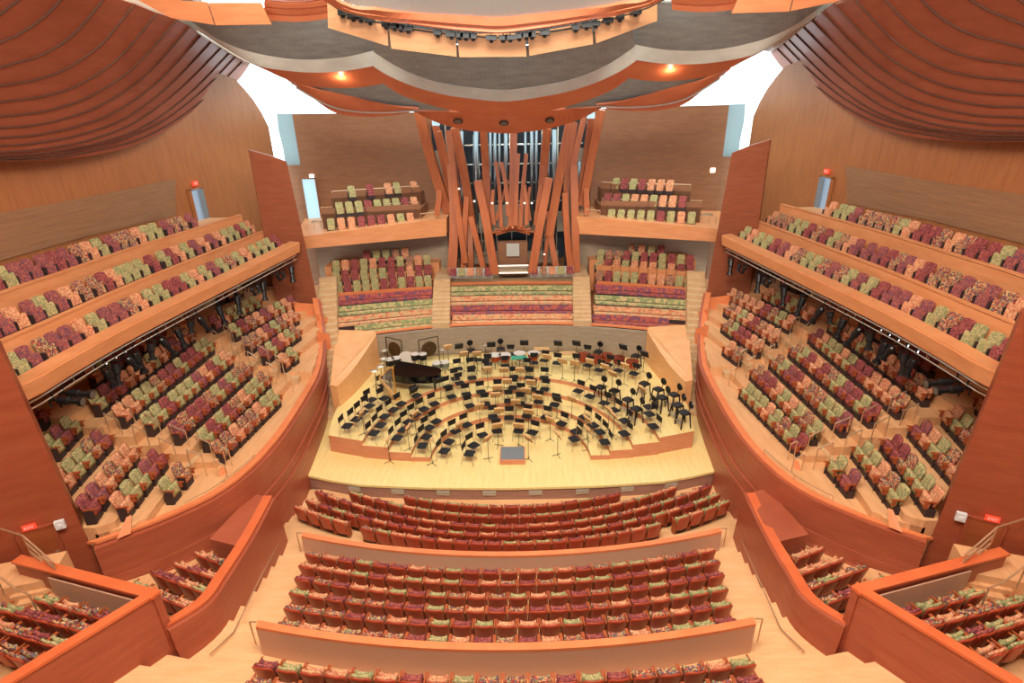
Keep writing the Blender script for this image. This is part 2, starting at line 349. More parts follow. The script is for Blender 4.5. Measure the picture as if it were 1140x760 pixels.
# terrace seating above the choir, the balcony slab above it and its seating
SEATS_STUFF = []                          # (loc, rz, variant) of the small far seats that go into one object
def rear_row(l, r, z, facing_down=True, skip=0, pitch=.62):
    a, b = U(*l, Z=z), U(*r, Z=z); n = max(2, int((b-a).length/pitch)); t = (b-a).normalized(); rz = math.atan2(t.y, t.x) + PI
    for i in range(n):
        if R.random() < skip: continue
        p = a.lerp(b, (i+.5)/n); SEATS_STUFF.append((Vector((p.x, p.y, z-.95)), rz, R.choice(VK[:4] + ['green', 'orange', 'maroon'])))
for s, rows in ((-1, [((371, 316), (481, 308), 5.1), ((368, 304), (481, 296), 5.7), ((368, 292), (480, 285), 6.3), ((402, 281), (456, 277.5), 6.6)]),
                (1, [((663, 302), (772, 310), 5.1), ((662, 289), (774, 297), 5.7), ((664, 279), (774, 286), 6.3), ((698, 273.5), (742, 275.5), 6.6)])):
    mb = MB()
    for l, r, z in rows:
        rear_row(l, r, z); a, b = U(*l, Z=z), U(*r, Z=z)
        if len(rows) and (l, r, z) != rows[3]:
            mb.prism([(a.x, a.y-.55), (b.x, b.y-.55), (b.x, b.y+.6), (a.x, a.y+.6)], 3.2, z-.96)
        else: mb.prism([(a.x-2.8*(1), a.y-.3), (b.x+2.2, b.y-.3), (b.x+2.2, 41.5), (a.x-2.8, 41.5)], 3.2, z-.96)
    struct('rear_terrace_floor', mb, M['fir_face'], f'stepped floor of the small seating terrace behind the choir on the {SIDE[s]}', 'floor')
    SX = lambda p: mx(p, s)
    mb = MB(); mb.prism([(SX(Vector((-15.2, 0, 0))).x, 41.2), (SX(Vector((-4.9, 0, 0))).x, 41.2), (SX(Vector((-4.9, 0, 0))).x, 41.5), (SX(Vector((-15.2, 0, 0))).x, 41.5)], 4, 8.7)
    struct('terrace_rear_wall', mb, M['greyw'], f'grey wood wall behind the {SIDE[s]} rear terrace, under the balcony', 'wall')
    # slab: front face between pixel lines on the left, mirrored
    fo, fi = U(346, 262, Y=36.3), U(497, 243, Y=39.0); bo, bi = U(350, 276, Y=36.3), U(497, 262.5, Y=39.0)
    fo = fo + (fo-fi)*.12; bo = bo + (bo-bi)*.12
    vs = [SX(v) for v in (fo, fi, Vector((-4.6, 43.4, fi.z)), Vector((-16.5, 43.4, fo.z)), bo, bi, Vector((-4.6, 43.4, bi.z)), Vector((-16.5, 43.4, bo.z)))]
    mb = MB(); mb.add(vs, [(0, 1, 2, 3), (7, 6, 5, 4), (0, 4, 5, 1), (1, 5, 6, 2), (2, 6, 7, 3), (3, 7, 4, 0)])
    struct('rear_balcony_floor', mb, M['fir_face'], f'thick fir balcony slab over the {SIDE[s]} rear terrace', 'floor')
    ub = [((357, 233), (468, 227), 10.02), ((368, 215), (468, 208), 11.0)]
    mb = MB()
    for l, r, z in ub:
        a, b = U(*l, Z=z), U(*r, Z=z); a, b = SX(a), SX(b); 
        mb.prism([(a.x, a.y), (b.x, b.y), (b.x, 43.2), (a.x, 43.2)], 8.6, z-.35)
        mb.prism([(a.x, a.y), (b.x, b.y), (b.x, b.y+.1), (a.x, a.y+.1)], 8.6, z)
    struct('upper_terrace_floor', mb, M['wall'], f'two parapeted steps of seating on the {SIDE[s]} rear balcony', 'floor')
    for l, r, z in (((362, 245), (462, 238), 9.4), ((372, 227), (466, 220), 10.38), ((386, 208.5), (466, 202.5), 11.35)):
        a, b = SX(U(*l, Z=z)), SX(U(*r, Z=z))
        if s > 0: a, b = b, a
        n = int((b-a).length/.66); t = (b-a).normalized(); rz = math.atan2(t.y, t.x)+PI
        for i in range(n):
            if z > 11.1 and R.random() < .3: continue
            p = a.lerp(b, (i+.5)/n); SEATS_STUFF.append((Vector((p.x, p.y, z-.95)), rz, R.choice(['green', 'orange', 'maroon', 'green', 'orange'])))
    for k, (l, r, z) in enumerate((((341, 250), (357, 246), 9.3), ((369, 213), (467, 206.5), 10.95), ((357, 231), (467, 225), 9.95), ((468, 238), (484, 236), 9.8))):
        a, b = SX(U(*l, Z=z)), SX(U(*r, Z=z)); mb = MB(); mb.tube(a, b, .035)
        for t in (0, .5, 1):
            p = a.lerp(b, t); mb.tube(p, (p.x, p.y, p.z-.45), .02)
        tag(mb.build('handrail', M['rail']), f"slim metal rail {['beside the door', 'on the upper parapet', 'on the lower parapet', 'next to the organ'][k]} of the {SIDE[s]} rear balcony", 'handrail')

# ================================================================== ORGAN
org = empty('pipe_organ', (0, 39, 5.1)); OO = Vector((0, 39, 5.1))
tag(org, 'big pipe organ with leaning curved square fir pipes above the stage', 'organ')
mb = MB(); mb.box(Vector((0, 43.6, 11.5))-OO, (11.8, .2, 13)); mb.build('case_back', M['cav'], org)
mb = MB()
for i in range(9): mb.box(Vector((-4.8+1.2*i, 43.2, 11.2))-OO, (.08, .12, 12))
for z in (8.2, 9.6, 11, 12.4, 13.8): mb.box(Vector((0, 43.25, z))-OO, (11, .12, .1))
mb.build('steel_frame', M['steel'], org)
mb = MB()                                 # grey case walls low behind the pipes
for s in (-1, 1):
    mb.box(Vector((s*5.0, 42.2, 9))-OO, (1.4, .3, 9)); mb.box(Vector((s*3.2, 42, 8.2))-OO, (3.6, .3, 1.5)); mb.box(Vector((s*2.0, 41.4, 5.6))-OO, (3.2, .4, .9))
mb.box(Vector((0, 41.5, 8.6))-OO, (2.8, .5, 2.0)); mb.build('grey_case', M['greyw'], org)
for px, y0, y1, r in ((514, 146, 300, .16), (530, 144, 262, .2), (546, 142, 250, .12), (551, 142, 252, .14), (563, 140, 252, .16), (592, 140, 250, .15), (597, 141, 250, .12), (617, 144, 262, .2), (655, 135, 235, .14), (528, 150, 240, .1), (611, 150, 240, .1), (540, 150, 300, .12), (604, 150, 300, .12), (630, 160, 300, .14), (585, 146, 245, .1), (556, 146, 245, .1), (498, 180, 232, .12), (645, 180, 232, .12)):
    a, b = U(px, y0, Y=41.6), U(px, y1, Y=41.6); mb = MB(); mb.tube(b-OO, a-OO, r, 10); mb.build('metal_pipe', M['tin'], org, True)
def fpipe(pts, w, Y, name='wooden_pipe'):
    P = [U(px, py, Y=Y+dy) - OO for px, py, dy in pts]; P = resample(P, 9); ww = w*Y/600*1.04/2; A = []; vs = []; fs = []
    for i, p in enumerate(P):
        T = (P[min(i+1, 8)]-P[max(i-1, 0)]).normalized(); X = Vector((1, 0, 0)); X = (X - T*X.dot(T)).normalized(); Y_ = T.cross(X)
        k = ww*(1-.12*i/8)
        vs += [p+X*k+Y_*k, p-X*k+Y_*k, p-X*k-Y_*k, p+X*k-Y_*k]
    for i in range(8):
        for j in range(4): fs.append((4*i+j, 4*i+(j+1) % 4, 4*i+4+(j+1) % 4, 4*i+4+j))
    fs += [(3, 2, 1, 0), (32, 33, 34, 35)]
    mb = MB(); mb.add(vs, fs); return mb.build(name, M['beam'], org)
# each pipe: pixel path from foot to mouth, width in pixels, depth
for pts, w, Y in (
    ([(499, 236, 1), (481, 180, .6), (466, 122, 0)], 10, 40.2), ([(503, 226, 1), (494, 180, .5), (482, 128, 0)], 7, 40.6), ([(504, 210, .6), (496, 175, .3), (489, 146, 0)], 5, 39.6),
    ([(518, 292, 0), (508, 220, 0), (499, 145, 0)], 6, 38.4), ([(527, 262, 1), (518, 200, .5), (506, 142, 0)], 9, 40), ([(503.5, 303, 0), (506, 240, .5), (502, 170, 1)], 10, 39.2),
    ([(516, 303, 0), (517, 260, 0), (519.5, 219, 0)], 6, 38.8), ([(538, 297, 0), (531, 268, 0), (524, 241, 0)], 6, 38), ([(524, 302, 0), (524, 280, 0), (523, 250, .4)], 6, 39.6),
    ([(543, 250, .5), (541, 190, .5), (538, 144, 0)], 8, 40.4), ([(551, 304, 0), (542, 250, 0), (532, 201, 0)], 9, 37.8), ([(550, 250, 0), (548, 230, 0), (549, 211, 0)], 4, 39.6),
    ([(558, 252, 0), (556, 210, 0), (552, 180, 0)], 4, 40), ([(566, 240, 0), (563, 205, 0), (558, 181, 0)], 4.5, 39.6), ([(552, 245, 0), (559, 222, 0), (565, 200, 0)], 3, 40.2),
    ([(570, 255, 0), (571, 200, 0), (572, 142, 0)], 8, 39.8), ([(574, 250, 0), (575, 210, 0), (577, 171, 0)], 4.5, 39.2), ([(579, 252, 0), (582, 210, 0), (586, 171, 0)], 4.5, 39.6),
    ([(586, 250, 0), (586, 226, 0), (584, 206, 0)], 4, 39.2), ([(590, 245, 0), (588, 225, 0), (590, 208, 0)], 3, 39.8), ([(596, 250, 0), (599, 225, 0), (602, 206, 0)], 4.5, 39.5),
    ([(601, 250, .5), (605, 190, .5), (609, 143, 0)], 9, 40.2), ([(592, 303, 0), (601, 250, 0), (611, 198, 0)], 9, 37.8), ([(611, 262, .6), (622, 200, .3), (635, 132, 0)], 9, 38.8),
    ([(620, 302, 0), (614, 270, .2), (611, 235, .3)], 6.5, 39.2), ([(606, 300, 0), (608, 275, 0), (613, 250, 0)], 4, 39.5), ([(635, 299, 0), (631, 260, 0), (629, 215, 0)], 6.5, 38.2),
    ([(641, 302, 0), (640, 250, .2), (638.5, 184, .5)], 8.5, 39), ([(637, 188, 0), (643, 160, 0), (651, 128, 0)], 6, 40.2), ([(648, 228, .8), (657, 180, .5), (669, 122, 0)], 9, 40), ([(645, 222, .6), (651, 180, .4), (658, 130, 0)], 6, 40.6),
    ([(486, 240, 0), (488, 228, 0), (490, 212, 0)], 6, 39.3), ([(653, 238, 0), (653, 226, 0), (652, 210, 0)], 6, 39.3), ([(628, 240, 0), (632, 190, 0), (640, 136, 0)], 6, 40.6), ([(512, 235, 0), (508, 200, 0), (504, 150, .5)], 6, 40.8)):
    fpipe(pts, w, Y)
hub = U(571, 256, Y=39.2)-OO                # fan of horizontal trumpets over the console
for i in range(17):
    a = PI*(i+.5)/17; mb = MB(); L_ = 1.25 if i % 2 else .95
    tip = hub + Vector((math.cos(a)*L_*1.25, -1.0, math.sin(a)*L_*.55-.15)); mb.tube(hub, tip, .03, 6, .075); mb.build('fan_trumpet', M['beam'], org)
mb = MB(); c = U(571, 287, Y=39.8); mb.box(c-OO, (2.2, .7, 2.5)); cs_ = mb.build('console_case', M['wall'], org)
mb = MB(); c = U(571, 278, Y=39.2); mb.box(c-OO, (.95, .1, .95)); mb.build('music_desk', M['white'], cs_)
mb = MB(); c = U(571, 300, Y=38.8); mb.box(c-OO, (2.3, .8, .45)); mb.box(c-OO+Vector((0, -.3, .3)), (2.2, .5, .08)); mb.build('keydesk', M['greyw'], org)
for yy in (295.5, 303.5):
    mb = MB(); c = U(571, yy, Y=38.2); mb.box(c-OO, (2.25, .06, .07)); mb.build('light_strip', M['lampw'], org)
for s in (-1, 1):
    mb = MB()
    for i in range(6): mb.box(Vector((s*(1.75+.27*i), 41, 7.0))-OO, (.07, .1, 2.6))
    for z in (5.9, 7.0, 8.1): mb.box(Vector((s*2.4, 41, z))-OO, (1.6, .1, .07))
    mb.build('swell_shutter', M['steel'], org)
for px, py in ((511, 210), (528, 224), (548, 226), (564.5, 226), (584, 226), (592, 226), (606, 283)):
    p = U(px, py, Y=38.6); mb = MB(); mb.lathe([(.03, -.06), (.09, 0), (.03, .06)], p-OO, 8); mb.build('pipe_lamp', M['lampw'], org)
# little seats at the organ's feet
for s in (-1, 1):
    mb = MB(); a, b = mx(Vector((-4.5, 37.9, 5.5)), s), mx(Vector((-1.35, 37.9, 5.5)), s)
    mb.box(((a.x+b.x)/2, 37.9, 5.35), (3.1, .2, .75)); o = struct('organ_parapet_wall', mb, M['pale'], f'pale low parapet at the {SIDE[s]} foot of the organ pipes', 'wall')
    for i in range(5):
        p = a.lerp(b, (i+.5)/5); root = empty('loft_seat', (p.x, 37.35, 5.12), PI)
        mb = MB(); mb.box((0, 0, .3), (.5, .4, .1)); mb.build('seat', M['f_'+VK[i % 4]], root); mb = MB(); mb.box((0, -.22, .45), (.5, .09, .5), 0, None, .92); mb.build('backrest', M['f_'+VK[i % 4]], root)
        tag(root, f'{FV[VK[i%4]][0]} patterned seat below the organ pipes, {ORD[(i+1) if s<0 else (5-i)]} from left in the {SIDE[s]} group of five', 'seat', 'seats at the foot of the organ')

# ================================================================== REAR WALLS, PYLONS, SIDE WALLS
for s in (-1, 1):
    X = lambda x: x if s < 0 else -x
    mb = MB(); mb.prism([(X(-16.1), 43.2), (X(-5.9), 43.4), (X(-5.9), 43.7), (X(-16.1), 43.5)], 4, [16.22, 16.15, 16.15, 16.22])
    mb.prism([(X(-18.6), 43.3), (X(-16.0), 43.3), (X(-16.0), 43.5), (X(-18.6), 43.5)], 3, 12.6)
    mb.prism([(X(-19.4), 34.7), (X(-14.6), 34.2), (X(-14.6), 34.5), (X(-19.4), 35.0)], 0, 8.3)
    struct('wall_rear', mb, M['wall'], f'tall brown veneered rear wall {SIDE[s]} of the organ', 'wall')
    A = [U(309, 126.5, Y=44.3), U(311, 145, Y=44.3), U(316, 165, Y=44.3), U(320, 190, Y=44.3)]; B = [U(327, 126.5, Y=43.6), U(330, 145, Y=43.6), U(333, 165, Y=43.6), U(337, 190, Y=43.6)]
    mb = MB(); thickstrip(mb, [mx(p, s) for p in A], [mx(p, s) for p in B], .1*s)
    struct('window_reveal_wall', mb, M['reveal'], f'narrow reveal with daylight painted in as pale colour at the {SIDE[s]} end of the rear wall', 'wall')
    # pylon beside the terrace (faces the camera)
    pts = [U(277, 167, Y=33), U(298, 172.5, Y=33), U(319, 180, Y=33), U(327, 215, Y=33), U(336, 255, Y=33), U(345, 295, Y=33), U(353, 332, Y=33), U(362, 385, Y=33)]
    base = [(-12.6, 33, 0), (-15.3, 33, 0)]
    outl = [Vector(p) for p in pts] + [Vector(base[0])] + [Vector(base[1])]
    mb = MB(); n = len(outl); vs = [mx(p, s) for p in outl] + [mx(p + Vector((-.5, 1.0, 0)), s) for p in outl]
    mb.add(vs, [tuple(range(n)), tuple(range(2*n-1, n-1, -1))] + [(i, (i+1) % n, n+(i+1) % n, n+i) for i in range(n)])
    struct('wall_pylon', mb, M['pyl'], f'leaning fir-veneered pylon wall at the stage end of the {SIDE[s]} seating', 'wall')
    # side wall with a curved skylight edge
    plan = [(-19.0, 8), (-19.0, 24), (-18.7, 31), (-18.0, 37), (-17.3, 41.5)]
    def onplan(px, py):
        d = ray(px, py); best = None
        for (xa, ya), (xb, yb) in zip(plan, plan[1:]):
            ex, ey = xb-xa, yb-ya; den = d[0]*ey-d[1]*ex
            if abs(den) < 1e-9: continue
            t = ((xa-CAM[0])*ey-(ya-CAM[1])*ex)/den; u = ((CAM[0]+t*d[0]-xa)*ex+(CAM[1]+t*d[1]-ya)*ey)/(ex*ex+ey*ey)
            if t > 0 and -.05 <= u <= 1.05: best = Vector((CAM[0]+t*d[0], CAM[1]+t*d[1], CAM[2]+t*d[2]))
        return best
    top = [Vector((-19, 8, 17)), Vector((-19, 24, 17)), Vector((-18.7, 31, 18)), Vector((-18.3, 34.5, 19))]
    sk = [onplan(*q) for q in ((262, 88), (272, 99), (282, 111), (291, 125), (299, 141), (305, 156), (309, 168), (313, 180))]
    sk = [p for p in sk if p]
    crvx = top + sk
    mb = MB(); A = crvx; B = [Vector((p.x, p.y, 5.5)) for p in A]
    thickstrip(mb, [mx(p, s) for p in A], [mx(p, s) for p in B], .3*s)
    struct('wall_'+SIDE[s], mb, M['sidewall'], f'{SIDE[s]} side wall of orange veneer curving up to the skylight', 'wall')
    # striated band on the side wall
    q = [onplan(*p) for p in ((0, 237), (100, 219), (195, 199), (195, 240), (100, 262), (0, 290))]
    if all(q):
        mb = MB(); A = [q[0]+(q[0]-q[1])*.4, q[0], q[1], q[2]]; B = [q[5]+(q[5]-q[4])*.4, q[5], q[4], q[3]]; o = Vector((.04, 0, 0))
        thickstrip(mb, [mx(p+o, s) for p in A], [mx(p+o, s) for p in B], .03*s); struct('trim_2', mb, M['band'], f'darker striated wood band on the {SIDE[s]} side wall above the balcony', 'trim')
    # doorway on the side wall
    P = onplan(209, 212); Q = onplan(221, 209)
    dn = empty('side_door', mx(P+Vector((.1, 0, 0)), s)); 
    z1 = P.z; z0 = z1-2.3; y0, y1 = P.y, Q.y+.2
    mb = MB(); mb.box((0, (y1-y0)/2, -1.15), (.06, y1-y0, 2.3)); mb.build('door_opening', M['bluedoor'], dn)
    mb = MB(); mb.box((0.02*-s, -.05, -1.15), (.16, .1, 2.4)); mb.box((0.02*-s, (y1-y0)+.05, -1.15), (.16, .1, 2.4)); mb.box((0.02*-s, (y1-y0)/2, .05), (.16, (y1-y0)+.2, .1)); mb.build('door_frame', M['sidewall'], dn)
    mb = MB(); mb.box((-s*.12, (y1-y0)*.8, -1.15), (.05, .5, 2.2)); mb.build('door_leaf', M['podium'], dn)
    tag(dn, f'bluish lit doorway at the top of the {SIDE[s]} balcony', 'door')
    # exit sign above that doorway
    def exitsign(p, rz, w, label, par=None):
        e = empty('exit_sign', p, rz); mb = MB(); mb.box((0, 0, 0), (w, .06, w*.5)); mb.build('sign_box', M['exit'], e)
        cu = bpy.data.curves.new('sign_text', 'FONT'); cu.body = 'EXIT'; cu.size = w*.36; cu.extrude = .004; cu.align_x = 'CENTER'; cu.align_y = 'CENTER'
        tmp = bpy.data.objects.new('tmp', cu); C.objects.link(tmp); bpy.context.view_layer.update()
        me_ = bpy.data.meshes.new_from_object(tmp.evaluated_get(bpy.context.evaluated_depsgraph_get())); bpy.data.objects.remove(tmp)
        me_.materials.clear(); me_.materials.append(M['whitebox'])
        t = bpy.data.objects.new('sign_lettering', me_); C.objects.link(t); t.parent = e; t.location = (0, -.04, 0); t.rotation_euler = (PI/2, 0, 0)
        tag(e, label, 'sign', 'exit signs')
    exitsign(mx(Vector((P.x+.2, (y0+y1)/2, z1+.32)), s), PI/2 if s < 0 else -PI/2, .5, f'small red exit sign over the doorway of the {SIDE[s]} balcony')
    # lit doorway (left) or lamp (right) on the rear wall
    if s < 0:
        c = U(347, 222, Y=43.1); e = empty('rear_door', c)
        mb = MB(); mb.box((0, 0, 0), (1.0, .06, 3.1)); mb.build('bright_pane', M['glass'], e)
        mb = MB(); mb.box((-.55, -.02, 0), (.1, .12, 3.2)); mb.box((.55, -.02, 0), (.1, .12, 3.2)); mb.box((0, -.02, 1.6), (1.2, .12, .1)); mb.build('door_frame', M['wall'], e)
        tag(e, 'bright daylit doorway at the outer end of the left rear balcony', 'door')
    p = U(347, 196.5, Y=43.1) if s < 0 else U(793.5, 189.5, Y=43.1)
    mb = MB(); mb.box((0, 0, 0), (.32, .1, .3)); mb.box((0, 0, 0), (.36, .06, .34)); tag(mb.build('wall_light', M['lampw'], None, False, p), f'small bright square light high on the {SIDE[s]} rear wall', 'light', 'wall lights')

# ================================================================== SIDE BALCONIES (three parapeted rows each)
fas = [U(-60, 462, Z=8.35), U(32, 425, Z=8.4), U(80, 398, Z=8.42), U(140, 365, Z=8.45), U(200, 335, Z=8.5), U(268, 302, Z=8.6), U(333, 270, Y=32.6)]
p2 = [U(-90, 420, Z=9.4), U(0, 381, Z=9.45), U(60, 355, Z=9.45), U(130, 324, Z=9.48), U(200, 295, Z=9.5), U(297, 256, Z=9.55)]
p1 = [U(-90, 365, Z=10.5), U(0, 327, Z=10.5), U(70, 303, Z=10.5), U(140, 279, Z=10.52), U(200, 260, Z=10.55), U(269, 239, Z=10.6)]
for s in (-1, 1):
    F = resample(fas, 40); N = []
    def normals(P): 
        out = []
        for i in range(len(P)):
            t = (P[min(i+1, len(P)-1)]-P[max(i-1, 0)]).normalized(); out.append(Vector((-t.y, t.x, 0)).normalized())   # towards the outside (-x)
        return out
    NF = normals(F)
    # fascia: sloping ledge then a drop; floor behind
    mb = MB(); ledge_in = [p + n*.62 + Vector((0, 0, .02)) for p, n in zip(F, NF)]
    low = [p + n*.1 - Vector((0, 0, .55)) for p, n in zip(F, NF)]; und = [p + n*1.2 - Vector((0, 0, .75)) for p, n in zip(F, NF)]
    for A, B in ((ledge_in, F), (F, low), (low, und)): thickstrip(mb, [mx(p, s) for p in A], [mx(p, s) for p in B], .05*(-s))
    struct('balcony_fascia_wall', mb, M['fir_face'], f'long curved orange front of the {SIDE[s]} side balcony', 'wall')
    mb = MB()
    fl = [p + n*.5 - Vector((0, 0, .35)) for p, n in zip(F, NF)]; fo = [Vector((-19.2, p.y-.3*(p.x+14), p.z-.35)) for p in fl]
    thickstrip(mb, [mx(p, s) for p in fl], [mx(p, s) for p in fo], .3*s)
    for PP in (p2, p1):
        Q = resample(PP, 40); NQ = normals(Q)
        a = [p-Vector((0, 0, .35)) + n*.1 for p, n in zip(Q, NQ)]; b = [Vector((-19.2, p.y, p.z)) for p in a]
        thickstrip(mb, [mx(p, s) for p in a], [mx(p, s) for p in b], .2*s)
    struct('side_balcony_floor', mb, M['terr'], f'stepped floor of the {SIDE[s]} side balcony', 'floor')
    for kk, PP in enumerate((p2, p1)):
        Q = resample(PP, 40); NQ = normals(Q)
        mb = MB(); thickstrip(mb, [mx(p, s) for p in Q], [mx(p-Vector((0, 0, 1.35)), s) for p in Q], .14*s)
        top = [p+n*.0 for p, n in zip(Q, NQ)]; thickstrip(mb, [mx(p-Vector((0, 0, -.03))-n*.03, s) for p, n in zip(Q, NQ)], [mx(p+n*.2-Vector((0, 0, -.03)), s) for p, n in zip(Q, NQ)], .05)
        struct('balcony_parapet_wall', mb, M['fir_face'], f"{['middle', 'upper'][kk]} orange parapet between seat rows of the {SIDE[s]} side balcony", 'wall')
    # seats of the balcony
    for PP, a0, a1, setb in ((fas, .1, .955, .84), (p2, .1, .97, .62), (p1, .1, .83, .62)):
        Q = resample(PP, 200); NQ = normals(Q); Lg = sum((b-a).length for a, b in zip(Q, Q[1:])); n = int(Lg*(a1-a0)/.585)
        for i in range(n):
            t = a0+(a1-a0)*(i+.5)/n; k = int(t*199); p = Q[k]+NQ[k]*setb; f = -NQ[k]; p = mx(Vector((p.x, p.y, Q[k].z-.33)), s); f = mx(f, s)
            SEATS_STUFF.append((p, math.atan2(f.y, f.x)-PI/2, R.choice(['maroon', 'plum', 'green', 'orange', 'mixed', 'green'])))
    # lighting rail and its spotlights under the fascia
    rp = [p + n*.35 - Vector((0, 0, .8)) for p, n in zip(F, NF)]
    mb = MB(); mb.path([mx(p, s) for p in rp], .04, 6); mb.path([mx(p-Vector((0, 0, .22)), s) for p in rp], .03, 6)
    for p in rp[::2]: mb.tube(mx(p, s), mx(p-Vector((0, 0, .22)), s), .02, 5)
    root = tag(mb.build('lighting_rail', M['steel']), f'twin metal lighting rail under the {SIDE[s]} balcony front', 'rail')
    lights = [(320, 292, 1.35), (303, 293, .6), (296, 296, .6), (288.5, 306, 1.5), (273, 305, .6), (266, 309, .6), (258, 318, 1.4), (231, 331, 1.3), (215, 342, 1.2), (203, 341, .8), (189, 353, 1.2), (170, 366, 1.3), (158, 372, 1.0), (148, 384, 1.3), (131, 388, .9), (122, 402, 1.2), (110, 408, 1.0), (78, 448, 1.1), (74, 457, 1.1)]
    for i, (px, py, L_) in enumerate(lights):
        d = ray(px, py); best = min(((Vector((CAM[0]+t*d[0], CAM[1]+t*d[1], CAM[2]+t*d[2]))-(q-Vector((0, 0, .5)))).length, j) for j, q in enumerate(rp) for t in [((q.x-CAM[0])*d[0]+(q.y-CAM[1])*d[1]+(q.z-.5-CAM[2])*d[2])/(d[0]**2+d[1]**2+d[2]**2)])
        q = rp[best[1]]; p = mx(q-Vector((0, 0, .25)), s); e = empty('stage_spotlight', p)
        dirv = Vector((-s*(.12+.12*(i % 3)), .3*((i % 3)-1)-.1, -1)).normalized() if i < 17 else Vector((-s*1, .1, -.15)).normalized()
        m = Matrix.Translation(dirv*.12-Vector((0, 0, .1))) @ dirv.to_track_quat('Z', 'Y').to_matrix().to_4x4(); r = .11 if L_ < .7 else .15; L2 = L_*.72
        mb = MB(); mb.lathe([(r*.7, 0), (r, .08), (r, L2*.45), (r*.72, L2*.5), (r*.72, L2*.82), (r*1.1, L2*.86), (r*1.15, L2)], n=10, mtx=m); lb = mb.build('lamp_body', M['blk'], e)
        mb = MB(); mb.tube((0, 0, .22), (0, 0, -.05), .03, 5); mb.box((0, 0, -.1), (.34, .05, .05)); mb.box((-.17, 0, -.24), (.03, .05, .3)); mb.box((.17, 0, -.24), (.03, .05, .3)); mb.build('yoke', M['blkm'], e)
        mb = MB(); mb.lathe([(r*.9, L2*.985), (r*.9, L2*1.01)], n=10, mtx=m); mb.build('lens', M['tin'], lb)
        tag(e, f"{'small' if L_<.7 else 'long'} black spotlight under the {SIDE[s]} balcony, {ORD[i+1]} from the stage end", 'spotlight', f'spotlights under the {SIDE[s]} balcony')

# ================================================================== LOWER SIDE TERRACES
TA, TB, TD = -2.6, .38, .06
TR = {'rear': [((322, 417), (340, 403)), ((302, 408), (343, 377)), ((283, 397), (343, 358)), ((267, 382), (342, 342)), ((245, 373), (302, 343)), ((247, 342), (283, 328))],
      'middle': [((255, 519), (320, 452)), ((240, 505), (309, 431)), ((208, 497), (288, 420)), ((178, 487), (267, 408)), ((148, 478), (246, 393)), ((120, 465), (225, 382)), ((114, 434), (192, 381))],
      'front': [((199, 565), (226, 533)), ((143, 591), (197, 519)), ((103, 602), (166, 512)), ((87, 554), (136, 498)), ((75, 514), (103, 482)), ((60, 479), (67, 470))]}
TROWS = {}
for blk, rows in TR.items():
    for k, (a, b) in enumerate(rows):
        A = UPL(*a, TA, TB, TD); B = UPL(*b, TA, TB, TD); z = (A.z+B.z)/2
        A = U(*a, Z=z); B = U(*b, Z=z); TROWS[(blk, k)] = (A, B, z)
cut = {'rear': (25.9, 34.5), 'middle': (18.0, 26.2), 'front': (13.95, 18.6)}
rim = [U(352, 333, Y=33), U(358, 370, Z=3.55), U(355, 410, Z=3.0), U(335, 450, Z=2.95), U(300, 500, Z=2.95), U(250, 545, Z=3.0), U(180, 580, Z=3.0), U(105, 607, Z=3.0)]
rimF = resample(rim, 60)
def rim_x(y):
    best = min(rimF, key=lambda p: abs(p.y-y)); return best.x
